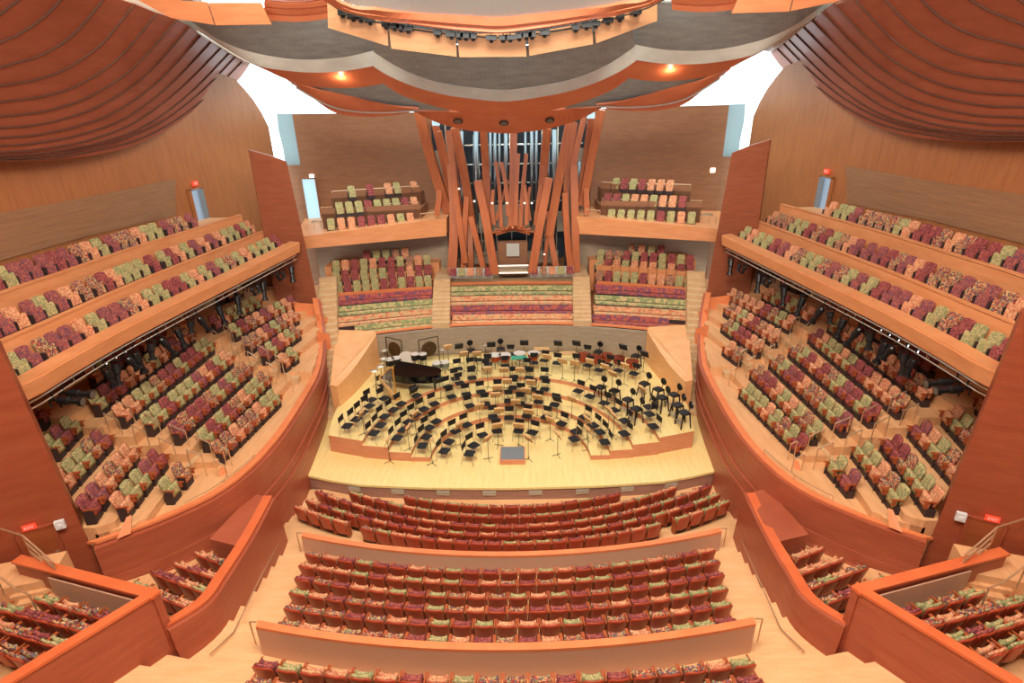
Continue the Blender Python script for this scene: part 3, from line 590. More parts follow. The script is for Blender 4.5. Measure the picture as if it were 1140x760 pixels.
for s in (-1, 1):
    for blk in TR:
        mb = MB(); y0, y1 = cut[blk]; nrow = len(TR[blk])
        for k in range(nrow):
            A, B, z = TROWS[(blk, k)]; d = (B-A).normalized()
            def xat(y, P=A, d=d): return P.x + d.x/d.y*(y-P.y)
            if k < nrow-1:
                A2, B2, z2 = TROWS[(blk, k+1)]; d2 = (B2-A2).normalized()
                x2 = lambda y: A2.x + d2.x/d2.y*(y-A2.y) + .3
            else: x2 = lambda y: -19.0
            f = (lambda y: min(rim_x(min(max(y, 13.9), 33))-.14, xat(y)+(.3 if k else 2.5)))
            ys = [y0 + (y1-y0)*i/30 for i in range(31)]
            poly = [(f(y), y) for y in ys] + [(min(x2(y), f(y)-.1), y) for y in reversed(ys)]
            mb.prism([((x if s < 0 else -x), y) for x, y in poly], z-1.6, z)
        struct('side_terrace_floor', mb, M['terr'], f'stepped wooden floor of the {blk} part of the {SIDE[s]} side terrace', 'floor')
        # intermediate half-steps in the aisles
    mb = MB()
    for (blk, yb) in (('middle', 26.05), ('front', 18.3)):
        for k in range(1, 5):
            A, B, z = TROWS[(blk, k)]; d = (B-A).normalized(); x = A.x + d.x/d.y*(yb-A.y)
            mb.box((x+.42 if s < 0 else -x-.42, yb, z-.25), (.36, 1.3, .26+.22))
    struct('aisle_step_floor', mb, M['step'], f'half steps of the two aisles of the {SIDE[s]} side terrace', 'stairs')
    # hull-like outer wall with horizontal lips, and its rim
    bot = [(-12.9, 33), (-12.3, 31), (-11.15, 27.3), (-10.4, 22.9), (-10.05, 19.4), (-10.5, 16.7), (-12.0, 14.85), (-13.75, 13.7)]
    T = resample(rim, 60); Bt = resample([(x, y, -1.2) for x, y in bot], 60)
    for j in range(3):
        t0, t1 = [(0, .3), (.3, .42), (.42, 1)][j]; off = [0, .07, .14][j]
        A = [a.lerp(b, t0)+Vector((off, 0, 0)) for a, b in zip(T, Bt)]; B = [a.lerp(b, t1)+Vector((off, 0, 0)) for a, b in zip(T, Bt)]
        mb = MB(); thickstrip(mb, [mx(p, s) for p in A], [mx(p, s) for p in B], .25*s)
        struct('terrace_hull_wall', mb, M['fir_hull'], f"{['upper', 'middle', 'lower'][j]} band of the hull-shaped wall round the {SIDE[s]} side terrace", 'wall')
    mb = MB()
    for t0 in (.3, .42, .62): mb.path([mx(a.lerp(b, t0)+Vector((.12 if t0 < .4 else .2, 0, 0)), s) for a, b in zip(T, Bt)], .032, 5)  # paler tubes paint in the highlights along the hull's lips
    struct('trim_16', mb, M['fir_rim'], f'thin lips, highlights put into their pale colour, along the hull wall of the {SIDE[s]} side terrace', 'trim')
    mb = MB(); thickstrip(mb, [mx(p+Vector((.1, 0, .05)), s) for p in T], [mx(p+Vector((-.22, 0, .05)), s) for p in T], .1)
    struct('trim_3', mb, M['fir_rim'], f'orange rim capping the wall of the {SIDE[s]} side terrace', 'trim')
    # orange end panels beside the rear rows and wedges beside the front rows
    for k in range(1, 5):
        A, B, z = TROWS[('rear', k)]; e = B+(B-A).normalized()*.45; r_ = Vector((rim_x(min(e.y, 32.8)), e.y, 0))
        a = Vector((e.x+.35, e.y-.1, z+.35)); b = Vector((max(r_.x-.1, a.x+.3), e.y+.9, z-.25))
        mb = MB(); thickstrip(mb, [mx(a, s), mx(b, s)], [mx(a-Vector((0, 0, 1.1)), s), mx(b-Vector((0, 0, 1.1)), s)], .1)
        struct('end_panel_wall', mb, M['fir_rim'], f'orange end panel between the {SIDE[s]} terrace wall and rear row {k+1}', 'wall')
    for k, (q0, q1, q2) in enumerate((((130, 600), (141, 575), (140, 596)), ((240, 545), (246, 520), (250, 540)))):
        a = UPL(*q0, TA, TB, TD); c = UPL(*q2, TA, TB, TD); b = UPL(*q1, TA, TB, TD, .3)
        mb = MB(); mb.add([mx(v, s) for v in (a, b, c, a+Vector((.1, .1, 0)), b+Vector((.1, .1, 0)), c+Vector((.1, .1, 0)))], [(0, 1, 2), (5, 4, 3), (0, 3, 4, 1), (1, 4, 5, 2), (2, 5, 3, 0)])
        struct('wedge_panel_wall', mb, M['fir_rim'], f"small orange wedge panel at the {['end of the second row', 'foot of the aisle'][k]} of the {SIDE[s]} terrace", 'wall')
    # big plain block wall in the bottom corner, with door and signs
    c0 = U(105, 606, Y=13.75); c0 = Vector((-13.9, 13.85, 3.0)); t0 = U(3, 387, Y=13.95)
    wl = [Vector((-14.2, 13.95, 0)), Vector((-19.2, 11.2, 0))]
    mb = MB(); o2 = Vector((-.25, .35, 0))
    vs = [mx(v, s) for v in (Vector((c0.x, 13.85, 1)), Vector((t0.x-.1, 13.95, t0.z+.6)), Vector((-19.2, 11.2, t0.z+.6)), Vector((-19.0, 11.2, 1)))]
    vs2 = [mx(mx(v, s) + o2, s) for v in vs]
    mb.add(vs + vs2, [(0, 1, 2, 3), (7, 6, 5, 4), (0, 4, 5, 1), (1, 5, 6, 2), (2, 6, 7, 3), (3, 7, 4, 0)])
    struct('corner_block_wall', mb, M['fir'], f'big plain fir wall filling the lower {SIDE[s]} corner', 'wall')
    nrm = Vector((2.65, -5.0, 0)).normalized(); tdir = Vector((-5.0, -2.65, 0)).normalized()
    def onblock(px, py):
        d = ray(px, py); o = Vector((-14.0, 13.85, 3))
        t = ((o.x-CAM[0])*nrm.x+(o.y-CAM[1])*nrm.y)/(d[0]*nrm.x+d[1]*nrm.y); return Vector((CAM[0]+t*d[0], CAM[1]+t*d[1], CAM[2]+t*d[2]))
    rzb = math.atan2(-tdir.y, -tdir.x)
    dp = onblock(51, 614); e = empty('wall_door', mx(dp+nrm*.04, s), rzb if s < 0 else -rzb)
    mb = MB(); mb.box((0, 0, 0), (.84, .05, 1.9)); dl = mb.build('door_leaf', M['doorw'], e); mb = MB()
    mb.box((-.46, 0, 0), (.08, .1, 2.0)); mb.box((.46, 0, 0), (.08, .1, 2.0)); mb.box((0, 0, .98), (1.0, .1, .08)); mb.build('door_frame', M['fir'], e)
    mb = MB(); mb.box((.32, -.05, -.05), (.12, .06, .03)); mb.build('door_handle', M['steel'], dl); tag(e, f'dark veneered door in the {SIDE[s]} corner wall', 'door')
    exitsign(mx(onblock(33.5, 584.5)+nrm*.1, s), rzb if s < 0 else -rzb, .34, f'red exit sign on the {SIDE[s]} corner wall beside a dark door')
    p = onblock(67.5, 582); mb = MB(); mb.box((0, 0, 0), (.26, .12, .3)); mb.box((0, -.07, -.03), (.12, .03, .12)); tag(mb.build('wall_box', M['whitebox'], None, False, mx(p+nrm*.08, s), rzb if s < 0 else -rzb), f'small white box on the {SIDE[s]} corner wall', 'box')
    # sunken side box ("boat") in front of the hull wall
    apex = U(301, 554, Y=17.3); bw = [apex, U(287, 581, Z=2.1), U(271, 609, Z=2.25), U(250, 641, Z=2.4), U(228, 671, Z=2.55), Vector((-9.62, 10.85, 2.7))]
    A = resample(bw, 30); mb = MB(); thickstrip(mb, [mx(p, s) for p in A], [mx(Vector((p.x+.1, p.y, -.6)), s) for p in A], .2*s)
    mb.cur = 1; thickstrip(mb, [mx(p+Vector((.08, 0, .03)), s) for p in A], [mx(p+Vector((-.26, 0, .03)), s) for p in A], .08)
    struct('side_box_wall', mb, [M['fir_hull'], M['fir_redrim']], f'curved orange wall round the sunken {SIDE[s]} seating box', 'wall')
    lid = [U(301, 554, Y=17.3), U(271, 609, Z=2.25), U(233, 600, Z=2.25)]
    l0, l1, l2 = lid; l2 = Vector((l2.x, l2.y, 2.25)); l3 = Vector((-10.35, 17.6, l0.z))
    mb = MB(); mb.prism([mx(v, s)[:2] for v in (l0, l1, l2, l3)], 1.05, [l0.z, 2.25, 2.25, l0.z]); struct('trim_4', mb, M['fir_hull'], f'triangular fir lid at the stage end of the {SIDE[s]} seating box', 'trim')
    mb = MB(); lf = [(-10.2, 15.6), (-9.5, 11.2), (-13.5, 9.5), (-14, 13.6), (-12, 14.9), (-10.7, 16.6)]
    mb.prism([((x if s < 0 else -x), y) for x, y in lf], .2, 1.15)
    mb.prism([((x if s < 0 else -x), y) for x, y in ((-9.8, 13.9), (-9.5, 11.2), (-13.5, 9.5), (-13.9, 13.3), (-12.3, 14.2))], .2, 1.4)
    mb.prism([((x if s < 0 else -x), y) for x, y in ((-9.6, 12.8), (-9.5, 11.2), (-13.5, 9.5), (-13.9, 12.6))], .2, 1.7)
    struct('side_box_floor', mb, M['terr'], f'stepped floor of the sunken {SIDE[s]} seating box', 'floor')
    # raised corner box
    r1, r2, r3 = U(61, 630, Z=3.9), U(178, 660, Z=3.9), U(-5, 772, Z=3.9)
    r0 = r1 + (r1-r2)*.35
    mb = MB()
    for a, b in ((r0, r2), (r2, r3)):
        n_ = (b-a).normalized(); inn = Vector((n_.y, -n_.x, 0)); inn = -inn if (inn.dot(Vector((-12.5, 8.5, 3.9))-a) < 0) else inn
        q = [a, b, b+inn*.2, a+inn*.2]; mb.prism([mx(v, s)[:2] for v in q], 0, 3.9)
        mb.cur = 1; q = [a-inn*.04-n_*.0, b-inn*.04, b+inn*.26, a+inn*.26]; mb.prism([mx(v, s)[:2] for v in q], 3.9, 3.98+.004*(b is r3)); mb.cur = 0
    struct('corner_box_wall', mb, [M['fir_hull'], M['fir_redrim']], f'tall orange wall of the raised {SIDE[s]} corner seating box', 'wall')
    n_ = (r2-r1).normalized(); inn = Vector((n_.y, -n_.x, 0)); inn = inn if inn.y < 0 else -inn
    a, b = r1+inn*.24, r2+inn*.24-n_*.3; mb = MB(); mb.prism([mx(v, s)[:2] for v in (a, b, b+inn*.04, a+inn*.04)], 2.95, 3.72)
    struct('trim_5', mb, M['ppanel'], f'pinkish inner panel of the {SIDE[s]} corner box parapet', 'trim')
    mb = MB()
    for k, z in enumerate((2.79, 2.89, 2.99, 3.09)):
        fr = (r3-r2).normalized(); a = r2+inn*.1+fr*(.98*k)+Vector((-.18, 0, 0)); q = [a, a+(r1-r2).normalized()*8, Vector((-17.5, 6, 0)), r3+fr*1.5+Vector((-.2, 0, 0))]
        mb.prism([mx(v, s)[:2] for v in q], 1.0, z)
    struct('corner_box_floor', mb, M['terr'], f'stepped floor of the raised {SIDE[s]} corner box', 'floor')
    mb = MB()                              # steps going up to the door landing
    for i, (px, py) in enumerate(((52, 662), (44, 654), (35, 646), (14, 640))):
        p = U(px, py, Z=2.95+.14*i); mb.box(mx(p, s)+Vector((-s*-.0, 0, -.3)), (1.3 if i < 3 else 2.4, .5 if i < 3 else 1.2, .6+.1), (.3 if s < 0 else -.3))
    struct('corner_stair_floor', mb, M['terr'], f'short steps up to the door of the {SIDE[s]} corner box', 'stairs')
    def rail(pts, posts, label, r=.028, mat='rail', name='handrail'):
        mb = MB(); P = [mx(p, s) for p in pts]; mb.path(P, r, 6)
        for p, h in posts: q = mx(p, s); mb.tube(q, (q.x, q.y, q.z-h), r*.8, 5)
        return tag(mb.build(name, M[mat]), label, 'handrail')
    h = 4.3
    a, b = U(25, 596, Z=h+.45), U(58, 625, Z=h); 
    mb = MB(); P_ = [mx(p, s) for p in (U(-10, 585, Z=h+.45), a, b)]
    mb.path(P_, .028, 6); dz_ = Vector((0, 0, .3)); mb.path([p-dz_ for p in P_[1:]], .03, 6); mb.path([p-dz_*2 for p in P_[1:]], .03, 6)
    for p in P_[1:]: mb.tube(p, p-Vector((0, 0, 1.05)), .022, 5)
    tag(mb.build('handrail', M['rail']), f'metal handrail with three bars beside the steps of the {SIDE[s]} corner box', 'handrail')
    a, b = U(-8, 636, Z=4.4), U(18, 656, Z=4.05); c = U(32, 661, Z=4.0); rail([a, b, c], [(a, .9), (c, .9)], f'metal handrail behind the first seat row of the {SIDE[s]} corner box')
    hp = [U(80, 631, Z=2.1), U(140, 611, Z=2.1), U(190, 590, Z=2.0), U(246, 560, Z=1.9), U(262, 550, Z=1.9)]
    rail(hp, [], f'long thin handrail along the hull wall behind the {SIDE[s]} seating box', .022)
    hp = [U(304, 602, Y=16.7), U(285, 635, Y=14.3), U(257, 690, Y=12.1), U(252, 700, Y=11.8), U(225, 725, Y=11.0)]
    hp = [p+Vector((.28, -.1, 0)) for p in hp]; rail(hp, [], f'handrail on the outside of the {SIDE[s]} seating box beside the aisle', .022)
    hp = [rimF[i] + Vector((-.15, 0, .28)) for i in range(42, 52)]; rail(hp, [(hp[0], .3), (hp[-1], .3), (hp[5], .3)], f'low rail on the rim of the {SIDE[s]} side terrace', .02)
    # aisle handrails
    AR = [('front aisle, upper side', [((129, 446), (145, 453)), ((160, 460), (175, 467)), ((189, 473), (206, 480)), ((217, 485), (233, 493)), ((247, 498), (254, 501))]),
          ('front aisle, lower side', [((115, 460), (131, 467)), ((146, 473), (162, 481)), ((176, 487), (192, 494)), ((207, 500), (224, 507)), ((238, 512), (250, 518))]),
          ('rear aisle, upper side', [((248, 361), (257, 366.5)), ((269, 374), (278, 379)), ((286, 383.5), (297, 390)), ((306, 395), (313, 399))]),
          ('rear aisle, lower side', [((235, 366), (245, 374)), ((256, 379), (264, 385)), ((275, 391), (283, 396)), ((296, 403), (304, 408)), ((317, 415), (323, 418))])]
    for nm, segs in AR:
        for i, (p, q) in enumerate(segs):
            a, b = UPL(*p, TA, TB, TD, .95), UPL(*q, TA, TB, TD, .95)
            rail([a, b], [(a, .95), (b, .95)], f'handrail, {ORD[i+1]} from top, {nm}, {SIDE[s]} terrace', .026).__setitem__('group', f'aisle handrails of the {SIDE[s]} terrace')

# ================================================================== MAIN FLOOR, ROWS, PARTITIONS
def para(l, c, r, z):
    L_, C_, R_ = U(*l, Z=z), U(*c, Z=z), U(*r, Z=z); s_ = ((L_.y-C_.y)/L_.x**2 + (R_.y-C_.y)/R_.x**2)/2
    return C_.y, s_, L_.x, R_.x
ROWS = []   # (block label, row, l, c, r, seat top z)
def mk(block, k, l, c, r, z): ROWS.append((block, k, para(l, c, r, z), z))
mk('front block', 1, (448, 552), (571, 563), (692, 547.5), .2); mk('front block', 2, (387, 546), (571, 574), (755, 541), .3)
mk('front block', 3, (349, 545), (571, 585), (794, 538), .42); mk('front block', 4, (338, 556), (571, 594.5), (803, 547), .55); mk('front block', 5, (325, 563), (571, 604), (814, 555.5), .68)
mk('middle block', 1, (337, 616), (571, 636), (798, 609), .95); mk('middle block', 2, (330, 629), (571, 649), (803, 622), 1.22); mk('middle block', 3, (325, 643), (571, 664), (808, 636), 1.48)
mk('middle block', 4, (319, 659), (571, 679.5), (812, 652), 1.75); mk('middle block', 5, (313, 676), (571, 695.5), (817, 670), 2.02); mk('middle block', 6, (305, 695), (571, 714), (822, 687), 2.28)
mk('rear block', 1, (277, 742), (571, 759), (843, 734), 2.72); mk('rear block', 2, (268, 762), (571, 783), (852, 754), 3.0)
H = .93
ys_prev = None
mb = MB(); mbs = []
xs = [-12 + 24*i/40 for i in range(41)]
fronts = []
for b_, k, (yc, sg, xl, xr), z in ROWS: fronts.append((yc+.42, sg, z-H))
fronts[0] = (21.2, .001, fronts[0][2]); fronts.append((fronts[-1][0]-6, fronts[-1][1], 0))
for i in range(len(ROWS)):
    y1, s1, z = fronts[i]; y0, s0, _ = fronts[i+1]
    f = lambda x, y, sg: y + min(sg, .02)*min(abs(x), 10)**2
    poly = [(x, f(x, y1, s1)) for x in xs] + [(x, f(x, y0, s0)) for x in reversed(xs)]
    mb.prism(poly, z-.8, z)
struct('stalls_floor', mb, M['floor'], 'stepped pale wood floor of the stalls with curved rows', 'floor')
def partition(i, ztop, zbot, l, r, label):
    _, _, (yc, sg, xl, xr), z = ROWS[i]; yc2 = None
    L_ = U(*l, Z=ztop); R_ = U(*r, Z=ztop)
    P = []
    for j in range(31):
        x = L_.x + (R_.x-L_.x)*j/30; P.append(Vector((x, 0, ztop)))
    return L_, R_, P
for (l, c, r, zt, zb, lab) in (((335, 597), (571, 618), (803, 590), .75, -.3, 'low curved partition between the front and middle blocks of stalls'), ((283, 700), (571, 722.5), (840, 690), 2.55, 1.2, 'low curved partition between the middle and rear blocks of stalls')):
    yc, sg, xl, xr = para(l, c, r, zt)
    P = [Vector((xl+(xr-xl)*j/30, yc+sg*(xl+(xr-xl)*j/30)**2, zt)) for j in range(31)]
    o = MB(); thickstrip(o, [p+Vector((0, -.02, 0)) for p in P], [p+Vector((0, .2, 0)) for p in P], .1); o.cur = 0
    thickstrip(o, [p+Vector((0, .1, -.05)) for p in P], [p+Vector((0, .1, zb-zt)) for p in P], .08)
    o.cur = 1; thickstrip(o, [p+Vector((0, .015, -.1)) for p in P], [p+Vector((0, .015, zb-zt)) for p in P], .03)
    tag(o.build('stalls_partition', [M['fir_rim'], M['ppanel']]), lab, 'partition', None, 'structure')
    for s in (-1, 1):
        e = P[0] if s < 0 else P[-1]; q = e+Vector((s*.22, .1, .05)); mb = MB(); mb.path([e+Vector((0, .1, .05)), q, q-Vector((0, 0, .95))], .022, 6)
        tag(mb.build('handrail', M['rail']), f'hooped metal rail at the {SIDE[s]} end of the {"front" if zt<1 else "rear"} partition', 'handrail')

# ------------------------------------------------------------------ seat prototypes
def curved_plate(w, z0, z1, ytilt, bow, t, n=7, m=6, rad=.1, y0=-.26):
    mb = MB(); A = []
    def P(u, v, off):
        x = u*w/2; z = z0+(z1-z0)*v; k = max(0, abs(u)-.7)/.3; z -= rad*k*k*v*.7; x *= (1-.06*(1-v)-.05*max(0, v-.8)/.2)
        y = y0 - ytilt*v + bow*u*u + off; return Vector((x, y, z))
    g = [[P(-1+2*i/n, j/m, 0) for i in range(n+1)] for j in range(m+1)]; h = [[P(-1+2*i/n, j/m, -t) for i in range(n+1)] for j in range(m+1)]
    vs = [p for r_ in g for p in r_] + [p for r_ in h for p in r_]; W = n+1; K = W*(m+1); fs = []
    for j in range(m):
        for i in range(n):
            a = j*W+i; fs.append((a, a+1, a+W+1, a+W)); fs.append((K+a+1, K+a, K+a+W, K+a+W+1))
    for i in range(n): fs.append((i+1, i, K+i, K+i+1)); a = m*W+i; fs.append((a, a+1, K+a+1, K+a))
    for j in range(m): a = j*W; fs.append((a, a+W, K+a+W, K+a)); b = a+n; fs.append((b+W, b, K+b, K+b+W))
    return mb.add(vs, fs)
def pad(w, d, z, t, y, tilt=0):          # pillowy cushion, rounded in plan
    mb = MB(); n = 10; prof = [(.0, -t/2), (.86, -t/2), (1, -t*.2), (1, t*.15), (.9, t*.45), (0, t/2)]; vs = []
    pl = []
    for i in range(n):
        a = 2*PI*i/n; c_, s_ = math.cos(a), math.sin(a); q = .35; pl.append((math.copysign(abs(c_)**q, c_), math.copysign(abs(s_)**q, s_)))
    for r_, zz in prof[1:-1]:
        for x, yy in pl: vs.append((x*w/2*r_, y+yy*d/2*r_, z+zz+tilt*yy*d/2*r_))
    k = 4; fs = [(j*n+i, j*n+(i+1) % n, (j+1)*n+(i+1) % n, (j+1)*n+i) for j in range(k-1) for i in range(n)] + [tuple(range(n-1, -1, -1)), tuple((k-1)*n+i for i in range(n))]
    return mb.add(vs, fs)
def stalls_proto(v):
    r = empty('stalls_seat', (0, 0, 0)); ch = []
    ch.append(curved_plate(.6, .2, .93, .12, .05, .03).build('back_shell', M['shell'], r, True))
    ch.append(curved_plate(.56, .42, .95, .1, .05, .06, 6, 5, .1, -.2).build('backrest', M['f_'+v], r, True))
    ch.append(curved_plate(.5, .3, .72, .03, .03, .09, 5, 4, -.05, -.02).build('seat_cushion', M['f_'+v], r, True))
    for x in (-.3, .3):
        mb = MB(); mb.box((x, -.1, .32), (.03, .26, .62)); mb.box((x, -.06, .645), (.045, .32, .03)); ch.append(mb.build('armrest', M['arm'], r))
    mb = MB(); mb.box((0, -.14, .14), (.5, .12, .28)); mb.box((0, -.05, .3), (.5, .2, .05)); ch.append(mb.build('base', M['dark'], r))
    KIDS[r.name] = ch; return r
def terrace_proto(v):
    r = empty('terrace_seat', (0, 0, 0)); ch = []
    ch.append(curved_plate(.51, .38, 1.0, .14, .03, .08, 6, 5, .06, -.14).build('backrest', M['f_'+v], r, True))
    ch.append(curved_plate(.5, .26, .68, .06, .03, .1, 5, 4, -.06, .06).build('seat_cushion', M['f_'+v], r, True))
    mb = MB(); mb.box((0, -.1, .14), (.54, .28, .28)); mb.box((.285, -.02, .32), (.03, .3, .5)); ch.append(mb.build('base', M['dark'], r))
    for x in (-.275, .275):
        mb = MB(); mb.box((x, .03, .62), (.045, .42, .035)); mb.box((x, .1, .5), (.03, .1, .22)); ch.append(mb.build('armrest', M['arm'], r))
    KIDS[r.name] = ch; return r
SP = {v: stalls_proto(v) for v in VK[:4]}; TP = {v: terrace_proto(v) for v in VK}; used = set()
def place(protos, v, loc, rz, label, group):
    pr = protos[v]
    if pr.name in used: o = dup(pr, loc, rz)
    else: o = pr; o.location = loc; o.rotation_euler = (0, 0, rz); used.add(pr.name)
    tag(o, label, 'seat', group); return o
nst = 0
for bi, (blk, k, (yc, sg, xl, xr), z) in enumerate(ROWS):
    pitch = .645 if blk == 'front block' else .66
    n = int(round((xr-xl)/pitch))
    if blk == 'rear block' and k == 2: pass
    for i in range(n):
        x = xl + (xr-xl)*(i+.5)/n
        if blk == 'front block' and k == 5 and (i in (4,) or i == n-5): continue
        y = yc+sg*x*x; rz = math.atan(2*sg*x); v = R.choice(VK[:4])
        if blk == 'middle block' and k == 6: pass
        p = Vector((x-math.sin(rz)*.3*1, y+.34*math.cos(rz), z-H)); nst += 1
        f = math.cos(rz)
        place(SP, v, p, rz, f'red-brown stalls seat, {FV[v][0]} fabric, {ORD[i+1]} from left, {ORD[k]} row of {blk}', f'stalls seats of the {blk}')
# side boxes and corner boxes
BOX = [('sunken box', [((214, 614), (249, 627), 2.25, 2), ((191, 626), (244, 644), 2.4, 3), ((165, 635), (235, 661), 2.55, 4), ((137, 648), (214, 677), 2.7, 4)]),
       ('corner box', [((32, 664), (126, 690), 3.72, 5), ((-28, 670), (106, 704), 3.82, 7), ((-40, 687), (76, 722), 3.92, 6), ((-40, 708), (46, 742), 4.02, 5)])]
for s in (-1, 1):
    for nm, rows in BOX:
        for k, (l, r, z, n) in enumerate(rows):
            a, b = U(*l, Z=z), U(*r, Z=z); d = b-a; n = max(n, int(d.length/.66)) if nm == 'corner box' else n
            if nm == 'corner box':
                r2_, r3_ = U(178, 660, Z=3.9), U(-5, 772, Z=3.9); d = (b-a).normalized(); w_ = r3_-r2_
                den = d.x*w_.y-d.y*w_.x; tt = ((r2_.x-a.x)*w_.y-(r2_.y-a.y)*w_.x)/den - .42; b = a+d*tt; n = int(tt/.64)
            if nm == 'sunken box': b = b + (a-b).normalized()*.3
            a, b = mx(a, s), mx(b, s)
            if s > 0: a, b = b, a
            t = (b-a).normalized(); rz = math.atan2(t.y, t.x); nn = Vector((-t.y, t.x, 0))
            for i in range(n):
                p = a.lerp(b, (i+.5)/n) + nn*.34; v = R.choice(VK[:4]); nst += 1
                place(SP, v, Vector((p.x, p.y, z-H)), rz, f'red-brown seat, {FV[v][0]} fabric, {ORD[i+1]} from left, {ORD[k+1]} row of {SIDE[s]} {nm}', f'seats of the {SIDE[s]} {nm}')
# terrace seats
ntr = 0
for s in (-1, 1):
    for (blk, k), (A, B, z) in TROWS.items():
        if blk == 'rear' and k in (2, 3, 4, 5): B = B - (B-A).normalized()*.45
        if blk == 'rear' and k == 1: B = B - (B-A).normalized()*.2
        if blk == 'front' and k in (1, 2): A = A + (B-A).normalized()*(.45 if k == 1 else .8)
        d = (B-A); L_ = d.length; n = max(1, int(L_/.605+.1)); d = d.normalized(); f = Vector((d.y, -d.x, 0)); f = f if f.x > 0 else -f
        for i in range(n):
            p = A.lerp(B, (i+.5)/n) - f*.3; q = mx(Vector((p.x, p.y, z)), s); g = mx(f, s); v = R.choice(['maroon', 'green', 'orange', 'mixed', 'plum', 'orange', 'green']); ntr += 1
            place(TP, v, q, math.atan2(g.y, g.x)-PI/2, f'{FV[v][0]} patterned seat, {ORD[i+1]} from near end, {ORD[k+1]} row up, {blk} section of {SIDE[s]} terrace', f'seats of the {SIDE[s]} side terrace, {blk} section')
print('stalls', nst, 'terrace', ntr, 'stuff', len(SEATS_STUFF))
# the small far seats as one object
mb = MB(); mats = [M['f_'+v] for v in VK] + [M['dark']]
tv = {}
for v in VK:
    me1 = KIDS[TP[v].name][0].data; me2 = KIDS[TP[v].name][1].data; me3 = KIDS[TP[v].name][2].data
    tv[v] = [(m_, [x.co.copy() for x in m_.vertices], [tuple(p.vertices) for p in m_.polygons]) for m_ in (me1, me2, me3)]
for loc, rz, v in SEATS_STUFF:
    m = Matrix.Translation(loc) @ Matrix.Rotation(rz, 4, 'Z')
    for j, (_, vs, fs) in enumerate(tv[v]):
        mb.cur = 5 if j == 2 else VK.index(v); mb.add([m @ x for x in vs], fs)
tag(mb.build('distant_seats', mats), 'rows of small patterned seats filling the balconies and the terraces behind the stage', 'seats', None, 'stuff')

# ================================================================== ON STAGE
def yaw_to(p, tx=0.0, ty=21.6): return math.atan2(ty-p.y, tx-p.x)-PI/2
def chair_proto():
    r = empty('orchestra_chair', (0, 0, 0)); ch = []
    ch.append(pad(.5, .46, .5, .05, .02).build('seat', M['blkm'], r))
    mb = MB(); mb.box((0, -.25, .87), (.46, .035, .27)); ch.append(mb.build('backrest', M['blkm'], r))
    mb = MB()
    for x in (-.23, .23):
        mb.tube((x, -.22, .48), (x*1.1, -.32, 0), .014, 5); mb.tube((x, .2, .48), (x*1.1, .26, 0), .014, 5); mb.tube((x, -.2, .48), (x*.9, -.25, .95), .014, 5)
    mb.tube((-.23, 0, .47), (.23, 0, .47), .012, 5); ch.append(mb.build('frame', M['steel'], r)); KIDS[r.name] = ch; return r
def stool_proto():
    r = empty('bass_stool', (0, 0, 0)); ch = []
    ch.append(pad(.5, .48, .72, .09, 0).build('seat', M['blk'], r)); mb = MB(); mb.lathe([(.0, -.02), (.17, -.02), (.19, .02), (.0, .04)], n=12, mtx=Matrix.Translation((0, -.3, 1.08)) @ Matrix.Rotation(PI/2, 4, 'X')); ch.append(mb.build('backrest', M['blk'], r))
    mb = MB()
    for x in (-.23, .23):
        for y in (-.22, .22): mb.tube((x*.8, y*.8, .7), (x*1.15, y*1.15, 0), .035, 6)
    mb.tube((0, -.2, .7), (0, -.3, 1.0), .02, 5); ch.append(mb.build('leg_frame', M['blk'], r))
    mb = MB(); mb.box((0, .22, .28), (.5, .14, .03)); ch.append(mb.build('footrest', M['steel'], r)); KIDS[r.name] = ch; return r
def stand_proto(dk):
    r = empty('music_stand', (0, 0, 0)); ch = []
    m = Matrix.Translation((0, 0, 1.12)) @ Matrix.Rotation(math.radians(-62), 4, 'X')
    mb = MB(); mb.box((0, 0, 0), (.5, .36, .02), 0, m); mb.box((0, -.02, 0), (.5, .05, .09), 0, m @ Matrix.Translation((0, -.18, .03))); ch.append(mb.build('desk', M['blkm'] if dk else M['tan'], r))
    mb = MB(); mb.tube((0, 0, .05), (0, 0, 1.1), .013, 5); ch.append(mb.build('pole', M['blk'], r))
    mb = MB()
    for a in (0, 2.1, 4.2): mb.tube((0, 0, .1), (.26*math.cos(a), .26*math.sin(a), 0.01), .012, 5)
    ch.append(mb.build('tripod_base', M['blk'], r)); KIDS[r.name] = ch; return r
PROT = {'c': chair_proto(), 't': stool_proto(), 'd': stand_proto(True), 'l': stand_proto(False)}; usedp = set()
def putp(k, p, rz):
    pr = PROT[k]; pr.scale = (1.1, 1.1, 1.1)
    if k in usedp: return dup(pr, p, rz)
    usedp.add(k); pr.location = p; pr.rotation_euler = (0, 0, rz); return pr
